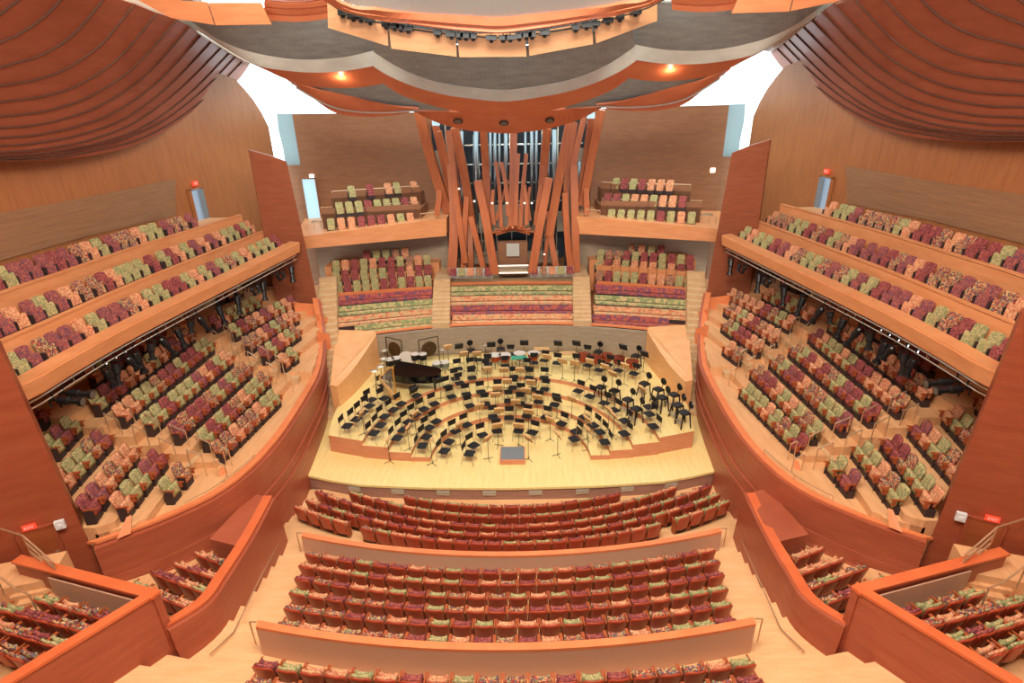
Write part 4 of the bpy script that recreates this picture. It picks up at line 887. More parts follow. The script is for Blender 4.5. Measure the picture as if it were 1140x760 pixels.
CH = [(388, 473.4), (396.2, 467), (403.6, 459.6), (409.6, 453.6), (417.9, 444.7), (426.6, 441.4), (432.2, 431.5), (416, 482.6), (423.4, 473.9), (428, 464.2), (437.7, 456.8), (446.4, 450), (441.8, 488.1), (448.7, 479), (454.3, 470.2),
      (462.2, 462.4), (471.4, 455.9), (483.4, 450), (463.6, 441), (474.2, 486.8), (477.4, 476.6), (485.2, 469.7), (502.7, 442), (510, 425), (469.9, 496.8), (494.4, 502.5), (499.6, 492.2), (507, 480.3), (519.5, 473.4), (522.4, 505.3), (526.9, 496.2), (537.2, 484.8),
      (519.3, 439.3), (523, 452.2), (535.5, 436.6), (540.5, 450), (548.8, 464.2), (553.4, 480), (566.8, 465.6), (566.3, 446.7), (579.7, 439), (554, 434.7), (579, 449.6), (577.3, 480), (586.6, 463.4), (571, 432), (607.8, 465.1), (625.2, 472), (593, 481.7),
      (592.1, 433.8), (606.4, 433.8), (599.5, 447.6), (617.4, 450.8), (643.7, 439.8), (651, 460.5), (656.6, 445.8), (641, 481.2), (639.5, 489), (661.6, 470.2), (667.6, 480.8), (672.7, 453.6), (683.7, 461.4), (695.2, 473.4), (695.2, 483), (673.5, 492.5),
      (721.5, 453.6), (722.9, 465.6), (727.5, 475), (510.3, 411), (525, 409.6), (542.2, 413.3), (525.6, 421), (509, 424), (572.3, 420), (588.9, 421), (605.5, 421), (498.6, 431), (562.5, 407.8), (581.5, 406.6), (603, 401), (620, 404.5), (639.3, 404.7), (655.3, 407), (667, 412.5), (674.3, 404), (688.5, 413), (705.7, 416.3), (563.7, 399), (592, 402), (655, 397), (532, 401), (548, 403)]
chairs = []
for px, py in CH:
    p = on_tier(px, py, .5); chairs.append(p)
ST = [(668.5, 432), (684, 436), (699, 446), (709.5, 456), (717.4, 428), (733, 434.5), (739.6, 443), (747.9, 441), (754.3, 452), (761.7, 460.5), (524.5, 391), (560.6, 390), (662.7, 393), (708, 397)]
SD = [(498.6, 389, 'l'), (511, 388, 'd'), (534, 392, 'l'), (517, 399, 'l'), (550.8, 387.5, 'd'), (579, 388.5, 'd'), (609, 403.5, 'l'), (626.4, 404.5, 'l'), (640, 406.5, 'l'), (658, 404.5, 'l'), (673.7, 411, 'l'), (542.8, 418, 'l'), (562.5, 419, 'l'), (581.5, 416.5, 'l'),
      (553.4, 472, 'l'), (577.3, 473, 'l'), (588.4, 461, 'l'), (557, 459, 'l'), (561, 434, 'l'), (573, 434, 'l'), (585, 433, 'l'), (597, 432, 'l'), (574, 444, 'l'), (592, 446.5, 'l'), (548, 446, 'l'), (692.8, 390, 'd'), (649, 386.5, 'd'), (623, 385.5, 'd'), (713.6, 397, 'd'), (498.5, 427, 'd'), (617, 437, 'd'), (463, 435, 'd'),
      (543, 491, 'l'), (588, 491, 'l'), (621, 487, 'l'), (612.7, 470, 'l'), (637, 443, 'l'), (651, 474, 'l'), (643, 474, 'l'), (667, 462, 'l'), (533.7, 455, 'l'), (500, 480, 'l'), (462, 485, 'l'), (436, 480, 'l'), (487, 492, 'l'), (455, 460, 'l'), (411, 470, 'l'), (689, 470, 'l'), (715, 445, 'l'), (678, 425, 'l'), (696, 410, 'l')]
sp = sorted([on_tier(px, py, .72) for px, py in ST], key=lambda p: p.x)
sl = sorted([(on_tier(px, py, 1.1), k) for px, py, k in SD], key=lambda q: q[0].x)
allp = [(p, .27) for p in chairs] + [(p, .3) for p in sp] + [(p, .2) for p, k in sl]
nmov = len(allp)
for px, py in [(551, 395), (562, 395), (578.5, 393), (594, 393), (649, 395), (663, 397), (676, 395), (689, 398), (704, 402)]:
    q = U(px, py, Z=1.82); allp.append((Vector((q.x, min(q.y, 32.6), 0)), .36))
for px, py in ((578, 398), (603, 388), (632, 393)): q = U(px, py, Z=1.85); allp.append((Vector((q.x, min(q.y, 32.5), 0)), .5))
q = U(462, 428, Z=1.2); allp += [(Vector((q.x-.8, q.y+.3, 0)), .85), (Vector((q.x+.8, q.y-.1, 0)), .75)]
q = U(441, 443, Z=.97); allp.append((Vector((q.x-.3, q.y-.1, 0)), .45))
for _ in range(60):
    for i in range(len(allp)):
        for j in range(min(i, nmov)):
            (p, r1_), (q, r2_) = allp[i], allp[j]; dd = Vector((p.x-q.x, p.y-q.y, 0)); need = r1_+r2_+(.16 if r1_ > .22 and r2_ > .22 else .2)
            if dd.length < need:
                u = (dd.normalized() if dd.length > .01 else Vector((1, 0, 0)))*(need-dd.length)*.5
                if i >= nmov: q.x -= u.x*2; q.y -= u.y*2
                elif r1_ < .25 <= r2_: p.x += u.x*2; p.y += u.y*2
                elif r2_ < .25 <= r1_: q.x -= u.x*2; q.y -= u.y*2
                else: p.x += u.x; p.y += u.y; q.x -= u.x; q.y -= u.y
for p, r_ in allp[:len(chairs)+len(sp)+len(sl)]: p.z = tier_z(p.x, p.y)
tiers = {}
for p in chairs: tiers.setdefault(round(p.z, 2), []).append(p)
tn = {0.0: 'flat stage floor', .27: 'first riser', .5: 'second riser', .74: 'third riser', .97: 'top riser'}
for z, ps in tiers.items():
    ps.sort(key=lambda p: math.atan2(p.y-CS[1], -(p.x))) if False else ps.sort(key=lambda p: (-math.atan2(p.y-CS[1]+1e-6, p.x)))
    for i, p in enumerate(ps):
        o = putp('c', p, yaw_to(p)+R.uniform(-.12, .12)); n = i+1; m_ = len(ps)-i
        tag(o, f"black orchestra chair with steel legs on the {tn.get(z, 'riser')}, {ORD[n] if n<=len(ps)/2 else ORD[m_]} from its {'left' if n<=len(ps)/2 else 'right'} end", 'chair', 'orchestra chairs on the stage')
for i, p in enumerate(sp):
    o = putp('t', p, yaw_to(p)); tag(o, f'black tall stool with footrest, {ORD[i+1]} from the left of all stools on stage', 'stool', 'tall stools on the stage')
for i, (p, k) in enumerate(sl):
    o = putp(k, p, yaw_to(p)+PI); tag(o, f"{'black' if k=='d' else 'tan-desked'} music stand, {ORD[i+1] if i<26 else ORD[len(sl)-i]} from the {'left' if i<26 else 'right'} of all stands on the stage", 'music stand', 'music stands on the stage')

# podium
e = empty('conductor_podium', (U(570.5, 512, Z=.1).x, U(571, 509, Z=0).y, 0)); mb = MB(); mb.box((0, 0, .12), (1.25, 1.2, .24)); pf = mb.build('platform', M['riser'], e)
mb = MB(); mb.box((0, .02, .25), (1.15, 1.05, .03)); mb.build('carpet_top', M['podium'], pf); tag(e, 'conductor podium with grey-blue carpeted top at the front of the stage', 'podium')
# grand piano
pc = on_tier(462, 432, 0); PZ = .97
e = empty('grand_piano', (U(462, 428, Z=1.2).x, U(462, 428, Z=1.2).y, .97), math.radians(-112)); e.scale = (1.12, 1.12, 1.12)
ol = [(-.78, -1.3), (.78, -1.3), (.78, -.4), (.74, .1), (.5, .55), (.35, 1.0), (.1, 1.35), (-.25, 1.45), (-.6, 1.3), (-.78, 1.0)]
ol = [(v.x, v.y) for v in resample([(x, y, 0) for x, y in ol[2:]], 20)] + [(-.78, -1.3), (.78, -1.3)]
mb = MB(); mb.prism(ol, .62, .98); mb.build('case', M['piano'], e)
mb = MB(); mb.prism([(x*1.02, y*1.01) for x, y in ol], 1.0, 1.03); mb.build('lid', M['piano'], e)
mb = MB(); mb.box((0, -1.42, .7), (1.5, .25, .14)); mb.build('keyboard', M['skin_drum'], e)
for x, y in ((-.65, -1.1), (.65, -1.1), (-.2, 1.1)):
    mb = MB(); mb.tube((x, y, 0.05), (x, y, .64), .05, 8, .08); mb.lathe([(.05, 0), (.05, .06)], (x, y, 0), 8); mb.build('leg', M['piano'], e)
tag(e, 'closed black grand piano at the back left of the stage', 'piano')
# bench of the piano
p = U(449, 415, Z=1.4); 
# harp
p = U(441, 443, Z=.97); e = empty('concert_harp', (p.x, p.y, .97), .5)
mb = MB(); mb.tube((0, 0, .1), (0, 0, 1.95), .05, 10); mb.lathe([(.09, 1.9), (.06, 1.97), (.03, 2.02)], n=10); mb.build('column', M['gold'], e)
mb = MB(); nk = resample([(0, 0, 1.9), (-.25, 0, 1.98), (-.5, 0, 1.72), (-.72, 0, 1.62), (-.82, 0, 1.5)], 12); mb.path(nk, .045, 6); mb.build('neck', M['gold'], e)
mb = MB(); mb.tube((-.82, 0, 1.5), (-.05, 0, .12), .06, 8, .17); mb.build('soundbox', M['tan'], e)
mb = MB(); mb.lathe([(.3, 0), (.3, .08), (.18, .14)], n=12); mb.build('base', M['gold'], e)
mb = MB()
for i in range(12):
    t = (i+1)/13; a = Vector((-.82, 0, 1.5)).lerp(Vector((-.05, 0, .14)), t); b = nk[min(11, int((1-t)*11))]; mb.tube(a, (a.x, 0, max(b.z, a.z+.05)), .006, 4)
mb.build('string', M['skin_drum'], e).__setitem__('kind', 'stuff'); tag(e, 'tall golden harp standing left of the grand piano', 'harp')
# gongs
for (px, py, nm) in ((445, 399, 'left'), (481, 401, 'right')):
    p = U(px, py, Z=.97); e = empty('gong', (p.x, min(p.y+.9, 31.65), .97), -.5 if nm == 'left' else .5)
    mb = MB()
    for x in (-.65, .65): mb.tube((x, 0, 0), (x, 0, 1.9), .03, 6); mb.tube((x, -.3, .03), (x, .3, .03), .03, 6)
    mb.tube((-.65, 0, 1.9), (.65, 0, 1.9), .03, 6); mb.build('gong_stand', M['blk'], e)
    mb = MB(); mb.lathe([(.5, -.04), (.52, 0), (.42, .03), (.12, .04), (.1, .06)], n=20, mtx=Matrix.Translation((0, 0, 1.15)) @ Matrix.Rotation(PI/2, 4, 'X')); mb.build('gong_disc', M['gong'], e)
    tag(e, f'dark round gong hanging in a black frame, {nm} one of the two behind the piano', 'gong', 'gongs behind the piano')
def drum(name, px, py, r, h, m, label, cat, tilt=0, group=None, head='skin_drum', bz=.97, dz=.45):
    p = U(px, py, Z=bz+dz+h); e = empty(name, (p.x, min(p.y, 31.1 if name == 'tom_drum' and dz > .5 else 32.6), bz))
    mtx = Matrix.Translation((0, 0, dz)) @ Matrix.Rotation(tilt, 4, 'X')
    mb = MB(); mb.lathe([(r*.35, 0), (r*.8, h*.3), (r, h*.7), (r, h)] if name == 'timpani' else [(r, 0), (r, h)], n=16, mtx=mtx); shl = mb.build('shell', m, e)
    mb = MB(); mb.lathe([(r*1.04, h), (r*1.04, h+.03)], n=16, mtx=mtx); mb.build('drum_head', M[head], shl)
    mb = MB()
    for a in (.5, 2.6, 4.7): mb.tube((r*.4*math.cos(a), r*.4*math.sin(a), dz+.05), (r*.9*math.cos(a), r*.9*math.sin(a), 0), .02, 5)
    mb.build('drum_legs', M['blk'], e); tag(e, label, cat, group)
tim = [(551, 396), (562, 396), (578.5, 394), (594, 394), (649, 396), (663, 398), (676, 396), (689, 399), (704, 403)]
for i, (px, py) in enumerate(tim): drum('timpani', px, py-1, .38, .5, M['copper'], f'copper kettledrum, {ORD[i+1]} from the left along the back of the stage', 'drum', 0, 'kettledrums at the back', 'copper' if i > 3 else 'skin_drum', .97, .35)
drum('tom_drum', 434, 400, .28, .35, M['blk'], 'black tom drum with pale head, leftmost behind the piano', 'drum', 0, 'small drums behind the piano', dz=.6)
drum('tom_drum', 441, 398.5, .28, .35, M['blk'], 'black tom drum with pale head, just right of the leftmost tom', 'drum', 0, 'small drums behind the piano', dz=.6)
drum('tom_drum', 462, 394, .26, .35, M['blk'], 'black tom drum, left of the pair between the two gongs', 'drum', 0, 'small drums behind the piano', dz=.7)
drum('tom_drum', 471, 392.5, .26, .35, M['blk'], 'black tom drum, right of the pair between the two gongs', 'drum', 0, 'small drums behind the piano', dz=.7)
drum('tom_drum', 486, 404, .3, .3, M['tin'], 'silver drum on the floor to the right of the right gong', 'drum', 0, 'small drums behind the piano', dz=.4)
drum('tom_drum', 495, 403, .28, .3, M['tin'], 'silver drum near the tan music stand right of the piano', 'drum', 0, 'small drums behind the piano', dz=.4)
drum('bass_drum', 453, 393, .5, .4, M['tan'], 'big tan bass drum standing behind the piano', 'drum', 1.2, None, dz=.55)
for i, (px, py) in enumerate(((427, 400), (424, 409), (417, 414), (428, 391), (493, 390), (540, 385))):
    p = U(px, py, Z=.97+1.1); e = empty('cymbal_stand', (p.x, min(p.y, 32.2), .97), .3*i); mb = MB(); mb.tube((0, 0, 0), (0, 0, 1.25), .018, 5)
    for a in (0, 2.1, 4.2): mb.tube((0, 0, .35), (.3*math.cos(a), .3*math.sin(a), 0), .015, 5)
    mb.build('stand', M['blk'], e); mb = MB(); mb.lathe([(.26, 1.2), (.08, 1.24), (.05, 1.27)], n=14); mb.build('cymbal', M['steel'], e)
    tag(e, f'cymbal on a thin black stand, {ORD[i+1]} from the {"left" if 1 else ""} in the percussion section'.replace('  ', ' '), 'cymbal', 'cymbals at the back left')
for i, (px, py, m, lab) in enumerate(((578, 398, 'green', 'small table under a green cloth among the kettledrums'), (603, 388, 'tan', 'tan topped percussion table behind the top riser chairs'), (632, 393, 'tan', 'tan topped percussion table right of centre at the back'))):
    p = U(px, py, Z=1.85); e = empty('percussion_table', (p.x, min(p.y, 32.5), .97)); mb = MB(); mb.box((0, 0, .88), (1.0, .5, .05)); mb.build('table_top', M[m], e); mb = MB()
    for x in (-.45, .45):
        for y in (-.2, .2): mb.tube((x, y, 0), (x, y, .87), .02, 5)
    mb.build('table_legs', M['blk'], e); tag(e, lab, 'table')

# ================================================================== CEILING SAILS
def z0(y):
    P = [(-10, 14.8), (20, 14.75), (26, 14.75), (30, 15.35), (34, 16.6), (37, 17.7), (39.5, 18.9), (45, 21)]
    for (a, za), (b, zb) in zip(P, P[1:]):
        if y <= b: return za + (zb-za)*(y-a)/(b-a)
    return P[-1][1]
def sail_x(y, z):
    h = z - z0(y); h = max(h, -.4)
    return -18.3 + .3*h + .1*h*h
def onsail(px, py):
    d = ray(px, py); n = math.sqrt(sum(c*c for c in d)); d = [c/n for c in d]; prev = None; t = 5.0
    while t < 75:
        x, y, z = CAM[0]+t*d[0], d[1]*t, CAM[2]+t*d[2]; g = x - sail_x(y, z)
        if g < 0 and prev is not None:
            lo, hi = t-.25, t
            for _ in range(25):
                m_ = (lo+hi)/2; x, y, z = CAM[0]+m_*d[0], d[1]*m_, CAM[2]+m_*d[2]
                if x - sail_x(y, z) < 0: hi = m_
                else: lo = m_
            return Vector((x, y, z))
        prev = g; t += .25
    return None
RBP = [[(278, 71), (262, 92), (230, 112), (180, 147), (130, 167), (60, 178), (0, 180)],
       [(270, 67), (236, 101), (195, 133), (150, 156), (85, 171), (40, 177), (0, 178)],
       [(262, 62), (226, 99), (182, 133), (135, 155), (80, 168), (40, 174), (0, 176)],
       [(255, 58), (213, 101), (165, 137), (115, 157), (60, 168), (25, 172), (0, 173)],
       [(246, 52), (200, 98), (150, 135), (100, 155), (50, 165), (20, 168), (0, 169)],
       [(235, 45), (187, 95), (138, 131), (90, 149), (45, 158), (18, 161), (0, 162)],
       [(223, 38), (175, 90), (125, 125), (78, 142), (38, 150), (0, 153)],
       [(210, 29), (160, 84), (110, 117), (65, 133), (28, 140), (0, 142)],
       [(196, 21), (146, 76), (98, 107), (55, 122), (22, 127), (0, 129)],
       [(173, 14), (131, 64), (86, 94), (45, 107), (0, 113)],
       [(148, 4), (110, 50), (70, 77), (35, 89), (0, 95)],
       [(117, -6), (82, 36), (46, 60), (0, 74)],
       [(85, -22), (50, 16), (20, 37), (0, 46)],
       [(50, -36), (22, -4), (0, 14)],
       [(18, -50), (0, -28)]]
curves = []
for c in RBP:
    W = [onsail(*q) for q in c]; W = [w for w in W if w is not None]
    if len(W) < 2: continue
    d = (W[-1]-W[-2]).normalized(); W.append(W[-1]+d*4); curves.append(resample(W, 28))
for s in (-1, 1):
    mb = MB(); mg = MB()
    for a, b in zip(curves, curves[1:]):
        A, B = [], []
        for i, (p, q) in enumerate(zip(a, b)):
            nrm = Vector((.9, 0, -.45)).normalized()
            A.append(p + nrm*.02 + (q-p)*.0); B.append(p.lerp(q, 1) + nrm*.07)   # the upper edge stands proud of the next board
        thickstrip(mb, [mx(p, s) for p in A], [mx(p, s) for p in B], .09*s)
        C_ = [p+nrm*.1 for p in b]; D_ = [p-nrm*.1 for p in b]; mg.cur = 0
        thickstrip(mg, [mx(p, s) for p in C_], [mx(p, s) for p in D_], -.035*s)
    base = len(mb.f); mb.cur = 1; mb.add(mg.v, mg.f)
    o = mb.build(SIDE[s]+'_sail_ceiling', [M['sail'], M['sail_gap']]); tag(o, f'huge billowing {SIDE[s]} ceiling sail of lapped red-brown fir boards', 'ceiling', None, 'structure')

for s in (-1, 1):                          # sheet joining the rear-inner edge of each sail to the canopy
    A = [mx(c[0], s) for c in curves[:13]]; B = [mx(p, s) for p in [U(279, 69, Y=29.45), U(262, 60, Y=29.45), U(245, 50, Y=29.45), U(228, 40, Y=29.45), U(212, 30, Y=29.45), U(180, 14, Y=29.45), U(150, -2, Y=29.45), U(110, -20, Y=29.45), U(80, -35, Y=29.45)]]
    sheet('sail_edge_ceiling', A, B, M['pale'], f'strip of ceiling between the {SIDE[s]} sail and the canopy', 'ceiling', .08)

# centre canopy: every layer is a bent board at its own depth (pixel curve + depth)
def crv(pts): return [U(px, py, Y=y) for px, py, y in pts]
def both(pts):                            # the left half of a curve, mirrored about x = 0
    L_ = crv(pts); c = L_[-1]; L_ = [p for p in L_[:-1] if p.x < -.9]
    return L_ + [Vector((0, c.y, c.z))] + [Vector((-p.x, p.y, p.z)) for p in reversed(L_)]
CT = [(571, 18, 22)]
A = both([(300, -60, 20), (380, 0, 21), (420, 8, 21.5), (460, 13.5, 22), (515, 17, 22), (570.5, 18.5, 22)])
mb = MB(); Aa = resample(A, 50); top = [Vector((p.x*1.15, p.y-12, p.z+6.5 + .02*p.x*p.x)) for p in Aa]; thickstrip(mb, Aa, top, .1)
struct('front_ceiling', mb, M['white'], 'pale curved ceiling sheet at the very top of the view', 'ceiling')
def layer(name, A, B, m, label, t=.12, n=60): return sheet(name, A, B, m, label, 'ceiling', t, n)
c2 = both([(300, -52, 20.3), (365, 0, 21.3), (400, 13, 21.8), (435, 22, 22), (480, 29.5, 22), (525, 34, 22), (570.5, 35.5, 22)])
c1b = [Vector((p.x, p.y, p.z)) for p in A]
mid = [a.lerp(b, .5) for a, b in zip(resample(c1b, 50), resample(c2, 50))]
layer('trim_6', c1b, [p+Vector((0, .1, 0)) for p in mid], M['lip'], 'upper orange band under the pale top ceiling sheet', .1)
layer('trim_7', [p+Vector((0, .35, 0)) for p in mid], [p+Vector((0, .3, 0)) for p in c2], M['lip'], 'lower orange band under the pale top ceiling sheet', .1)
# hanging panels
PAN = [((365, 2), (432, 27), (432.5, 50), (366, 30)), ((433, 27.5), (507.5, 37.5), (508.5, 62), (436, 53)), ((509, 38), (584.5, 37), (586, 62), (511.5, 62.5)), ((587, 37), (659, 25), (660, 48), (589.5, 61)), ((661, 24), (731, -1), (731, 22), (663.5, 47))]
for i, q in enumerate(PAN):
    V = [U(x, y, Y=(23.0 if j < 2 else 23.4)+abs((x-571)/571)*-1.2) for j, (x, y) in enumerate(q)]
    mb = MB(); thickstrip(mb, [V[0], V[1]], [V[3], V[2]], .08); tag(mb.build('ceiling_panel', M['panel']), f'hanging curved fir acoustic panel, {ORD[i+1]} from the left of the five in the centre', 'panel', 'hanging acoustic panels')
SPN = [((150, -2), (230, 2), (238, 27.5), (190, 20)), ((232, 3), (290, 3), (302, 27), (240, 28))]
for s in (-1, 1):
    for i, q in enumerate(SPN):
        V = [U(x, y, Y=23.0) for x, y in q]; mb = MB(); thickstrip(mb, [mx(V[0], s), mx(V[1], s)], [mx(V[3], s), mx(V[2], s)], .08*s)
        tag(mb.build('ceiling_panel', M['panel2']), f"hanging fir panel at the {SIDE[s]} of the ceiling, {['next to the big sail', 'beside the striped boards'][i]}", 'panel', 'hanging acoustic panels')
    for j, (ya, yb) in enumerate(((-6, -1), (1.5, 7), (9, 14), (16, 22))):
        c = [(296, -4), (330, 0), (366, -3)]
        Aq = resample([U(x, ya+y, Y=24.5+.3*j) for x, y in ((294, 0), (315, 2), (340, 2), (370, -2))], 8); Bq = resample([U(x, yb+y, Y=24.7+.3*j) for x, y in ((294, 0), (315, 2), (340, 2), (370, -2))], 8)
        mb = MB(); thickstrip(mb, [mx(p, s) for p in Aq], [mx(p, s) for p in Bq], .1*s); struct('trim_8', mb, M['lip'], f'{ORD[j+1]} of four stacked orange boards between the {SIDE[s]} ceiling panels', 'trim')
# fixtures in the dark slot above the panels
Bk = [p+Vector((0, 2.3, -.22)) for p in c2 if abs(p.x) < 5.2]; sheet('slot_shade_ceiling', Bk, [p+Vector((0, .3, 4)) for p in Bk], M['cav'], 'added dark sheet painted as shade behind the slot of ceiling fixtures', 'ceiling')  # added sheet, its dark colour stands in for shade inside the slot
fx = [386, 397, 405, 415, 432, 441, 448, 456, 488, 503, 512, 519, 527, 547, 560, 568, 578, 586, 592, 606, 640, 652, 662, 675, 688, 705]
P2 = resample([p+Vector((0, .9, -.02)) for p in c2], 120)
for i, px in enumerate(fx):
    x = U(px, 32, Y=22.9).x; p = min(P2, key=lambda q: abs(q.x-x)); e = empty('slot_fixture', (x, 22.6, p.z-.1))
    mb = MB(); mb.box((0, 0, .0), (.28+.1*(i % 2), .3, .16)); mb.build('housing', M['blk'], e); mb = MB(); mb.tube((0, 0, -.02), (0, .0, -.16), .07, 8); mb.build('lamp_head', M['blk'], e); mb = MB(); mb.tube((0, 0, .08), (0, 0, .6), .02, 5); mb.build('hanger', M['blk'], e)
    tag(e, f"small black lighting fixture in the slot above the ceiling panels, {ORD[i+1] if i<13 else ORD[len(fx)-i]} from the {'left' if i<13 else 'right'}", 'light fixture', 'fixtures in the ceiling slot')
mb = MB(); mb.path([p+Vector((0, -.2, -.08)) for p in P2[::4]], .03, 5); tag(mb.build('fixture_rail', M['blk']), 'thin black rail carrying the fixtures above the ceiling panels', 'rail')
# grey sheets and scalloped edges
cc = [(417, 56), (432, 66), (450, 76), (475, 85.5), (500, 91.5), (535, 96), (570.5, 97.5)]
lc = [(206, 20), (225, 32), (245, 45), (280, 58), (330, 66), (380, 64), (417, 56)]
ccb = [(418, 73), (435, 83), (460, 93.5), (490, 102), (520, 107), (545, 109.5), (570.5, 110.5)]
lcb = [(150, 0), (212, 30), (245, 50), (278, 69), (300, 76), (340, 80.5), (380, 79.5), (418, 73)]
ctl = [(430, 93), (446, 103), (470, 112), (500, 120), (530, 125.5), (550, 127), (570.5, 127.5)]
Y1, Y2, Y3 = 29.0, 29.4, 31.5
yy = lambda pts, Y: [(x, y, Y) for x, y in pts]
G0 = both(yy([(417, 20), (460, 40), (510, 50), (570.5, 52)], 26.0)); G1 = both(yy(cc, Y1))
layer('grey_canopy_ceiling', G0, G1, M['grey'], 'grey slatted central canopy sheet behind the hanging panels')
layer('trim_9', G1, both(yy(ccb, Y2)), M['pale'], 'pale curved edge of the central canopy scallop', .15)
layer('trim_10', [p+Vector((0, .1, 0)) for p in both(yy(ccb, Y2))], both(yy(ctl, Y3)), M['lip'], 'glowing orange underside of the central canopy scallop', .1)
for s in (-1, 1):
    a = [mx(p, s) for p in crv(yy([(200, -5), (240, 8), (300, 15), (360, 12), (417, 10)], 26.5))]; b = [mx(p, s) for p in crv(yy(lc, Y1))]
    sheet('grey_side_ceiling', a, b, M['grey'], f'grey slatted {SIDE[s]} canopy sheet above the sky opening', 'ceiling', .1*s)
    c = [mx(p, s) for p in crv(yy(lcb, Y2))]; b2 = [mx(p, s) for p in crv(yy([(140, -8)]+lc, Y1))]
    sheet('trim_11', b2, c, M['pale'], f'pale curved edge of the {SIDE[s]} canopy scallop', 'ceiling', .15*s)
    lo = [mx(p, s) for p in crv([(278, 70, 29.6), (298, 79, 30), (318, 88, 30.5), (345, 96, 31), (385, 98, 31), (410, 96, 31), (437, 91, 31)])]
    up = [mx(p+Vector((0, .1, 0)), s) for p in crv(yy([(278, 69), (290, 73), (300, 76), (340, 80.5), (380, 79.5), (400, 77), (418, 73)], Y2))]
    sheet('trim_12', up, lo, M['lip'], f'orange underside of the {SIDE[s]} canopy scallop', 'ceiling', .1*s)
    # third layer: dark recess sheet, orange lip with a groove
    a = [mx(p, s) for p in crv([(318, 80, 33), (360, 84, 33), (400, 86, 33), (440, 90, 33), (500, 108, 33)])]; b = [mx(p, s) for p in crv([(325, 94, 35.2), (372, 110, 35.2), (415, 119, 35.2), (450, 124, 35.2), (500, 125, 35.2)])]
    sheet('recess_ceiling', a, b, M['grey'], f'shaded grey recess between the {SIDE[s]} canopy layers', 'ceiling', .1*s)
    a = [mx(p, s) for p in crv([(312, 82, 34), (345, 98, 34.2), (380, 105, 34.5), (410, 113, 34.5), (440, 119, 34.5), (466, 121, 34.5)])]
    b = [mx(p, s) for p in crv([(330, 97, 35), (350, 109, 35), (372, 119, 35), (400, 124, 35), (435, 124.5, 35), (466, 121.5, 35)])]
    sheet('trim_13', a, b, M['lip'], f'upper orange band of the lowest {SIDE[s]} canopy layer', 'ceiling', .1*s)
    c = [mx(p, s) for p in crv([(318, 88, 35.3), (345, 107, 35.3), (372, 125, 35.3), (400, 130, 35.3), (438, 128.5, 35.3), (466, 122, 35.3)])]
    b2 = [p+Vector((0, .25, 0)) for p in b]; sheet('trim_14', b2, c, M['lip'], f'lower orange band of the lowest {SIDE[s]} canopy layer', 'ceiling', .1*s)
    mb = MB(); mb.path(resample([p+Vector((0, -.05, -.03)) for p in b], 30), .05, 6); struct('trim_15', mb, M['pale'], f'grey groove strip along the lowest {SIDE[s]} canopy layer', 'trim')
a = both([(462, 121.5, 35), (490, 122, 35), (527, 123, 35), (570.5, 123, 35)]); b = both([(462, 122.5, 37), (475, 129, 37), (492, 136, 37), (520, 143, 37), (545, 145.5, 37), (570.5, 146.5, 37)])
layer('organ_ceiling', a, b, M['lip'], 'orange crescent of ceiling directly above the organ pipes')
for i, (px, py) in enumerate(((510, 133.5), (561, 135.5), (612, 132.5))):
    p = U(px, py, Y=35.9); mb = MB(); mb.lathe([(.28, 0), (.3, .02), (.24, .03)], (0, 0, 0), 16, Matrix.Rotation(math.radians(-32), 4, 'X')); mb.cur = 1; mb.lathe([(.22, -.012), (.22, .03)], (0, 0, 0), 16, Matrix.Rotation(math.radians(-32), 4, 'X'))
    tag(mb.build('ceiling_downlight', [M['blkm'], M['tin']], None, False, p+Vector((0, -.15, -.1))), f"dark round downlight over the organ, {['left', 'middle', 'right'][i]} of the three", 'downlight', 'downlights over the organ')
for i, (px, py) in enumerate(((485, 133), (658, 125))):
    p = U(px, py, Y=38.5); mb = MB(); mb.box((0, 0, 0), (.5, .1, .75)); tag(mb.build('window_1', M['glass'], None, False, p), f'small bright window high behind the organ pipes on the {["left","right"][i]}', 'window', None, 'structure')

# ================================================================== OUTER SHELL (out of the photo; keeps daylight where the windows are)
mb = MB()
mb.box((0, 5, 30), (46, 46, .3)); mb.box((0, 28.6, 25.5), (34, .3, 9)); mb.box((0, -10, 14), (46, .3, 34)); mb.box((-22, 8, 14), (.3, 36, 34)); mb.box((22, 8, 14), (.3, 36, 34)); mb.box((0, 18, -2.6), (46, 60, .3))
mb.box((0, 46, 12), (13, .3, 12)); mb.box((0, 46.5, 4.5), (44, .3, 15)); mb.box((0, 39, 1.5), (24, 4, 3))
struct('wall_hall_shell', mb, M['roof'], 'plain outer shell of the concert hall', 'wall')

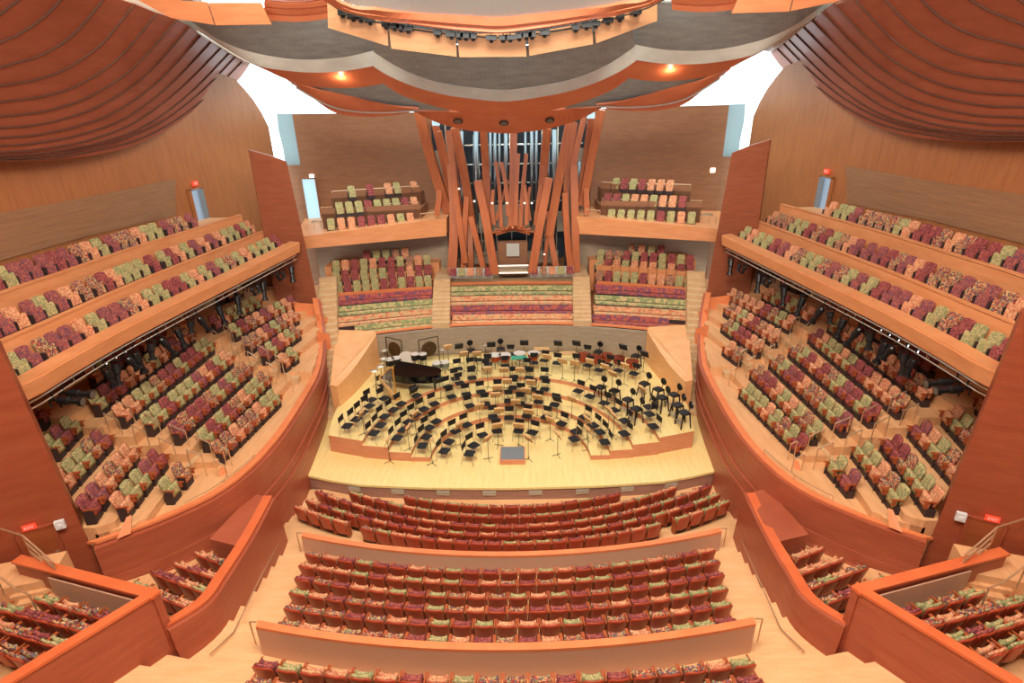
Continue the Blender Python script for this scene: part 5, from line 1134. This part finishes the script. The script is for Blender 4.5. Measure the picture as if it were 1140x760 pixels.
# ================================================================== LIGHT
w = bpy.data.worlds.new('sky'); bpy.context.scene.world = w; w.use_nodes = True
bg = w.node_tree.nodes['Background']; bg.inputs[0].default_value = (.80, .97, 1.0, 1); bg.inputs[1].default_value = 3.2
def area(name, loc, tgt, size, power, col):
    l = bpy.data.lights.new(name, 'AREA'); l.shape = 'DISK'; l.size = size; l.energy = power; l.color = col
    o = bpy.data.objects.new(name, l); C.objects.link(o); o.location = loc; o.rotation_euler = (Vector(tgt)-Vector(loc)).to_track_quat('-Z', 'Y').to_euler(); return o
WARM = (1, .9, .76)
for x in (-8, 0, 8): area('house_light', (x, 2, 28.5), (x*.8, 24, 4), 7, 3000, WARM)
for x in (-5, 5): area('stage_light', (x, 12, 26), (x*.4, 27, 0), 3, 3300, (1, .93, .74))
for s in (-1, 1): area('side_light', (s*2, 8, 24), (s*17, 26, 8), 5, 1700, WARM)
area('rear_window_light', (0, -8.5, 14.5), (0, 30, 20), 6, 700, (.74, .93, 1)).data.spread = math.radians(70)
for s in (-1, 1):
    l = bpy.data.lights.new('canopy_spot', 'POINT'); l.energy = 40; l.color = (1, .6, .35); l.shadow_soft_size = .1; o = bpy.data.objects.new('canopy_spot', l); C.objects.link(o); p = mx(U(380, 92, Y=29.9), s); o.location = p + Vector((0, 0, .05))

# ================================================================== CAMERA
cam = bpy.data.cameras.new('camera'); co = bpy.data.objects.new('camera', cam); C.objects.link(co); bpy.context.scene.camera = co
cam.sensor_fit = 'HORIZONTAL'; cam.sensor_width = 36; cam.lens = 36*FPX/1140; cam.clip_end = 300; cam.clip_start = .1
Xr = Vector((math.cos(YAW), math.sin(YAW), 0)); Fh = Vector((-math.sin(YAW), math.cos(YAW), 0))
F_ = Fh*math.cos(PITCH) - Vector((0, 0, 1))*math.sin(PITCH); Up = Fh*math.sin(PITCH) + Vector((0, 0, 1))*math.cos(PITCH)
# image x axis in world = a combination undoing the roll used in ray()
ax = Xr*math.cos(ROLL) - Up*math.sin(ROLL)*1; ay = Up*math.cos(ROLL) + Xr*math.sin(ROLL)
m = Matrix((ax, ay, -F_)).transposed().to_4x4(); m.translation = Vector(CAM); co.matrix_world = m
sc = bpy.context.scene
sc.view_settings.view_transform = 'Standard'; sc.view_settings.look = 'None'; sc.view_settings.gamma = 1; sc.view_settings.use_curve_mapping = False
sc.view_settings.exposure = 0
sc.cycles.max_bounces = 6; sc.cycles.diffuse_bounces = 4; sc.cycles.use_denoising = True
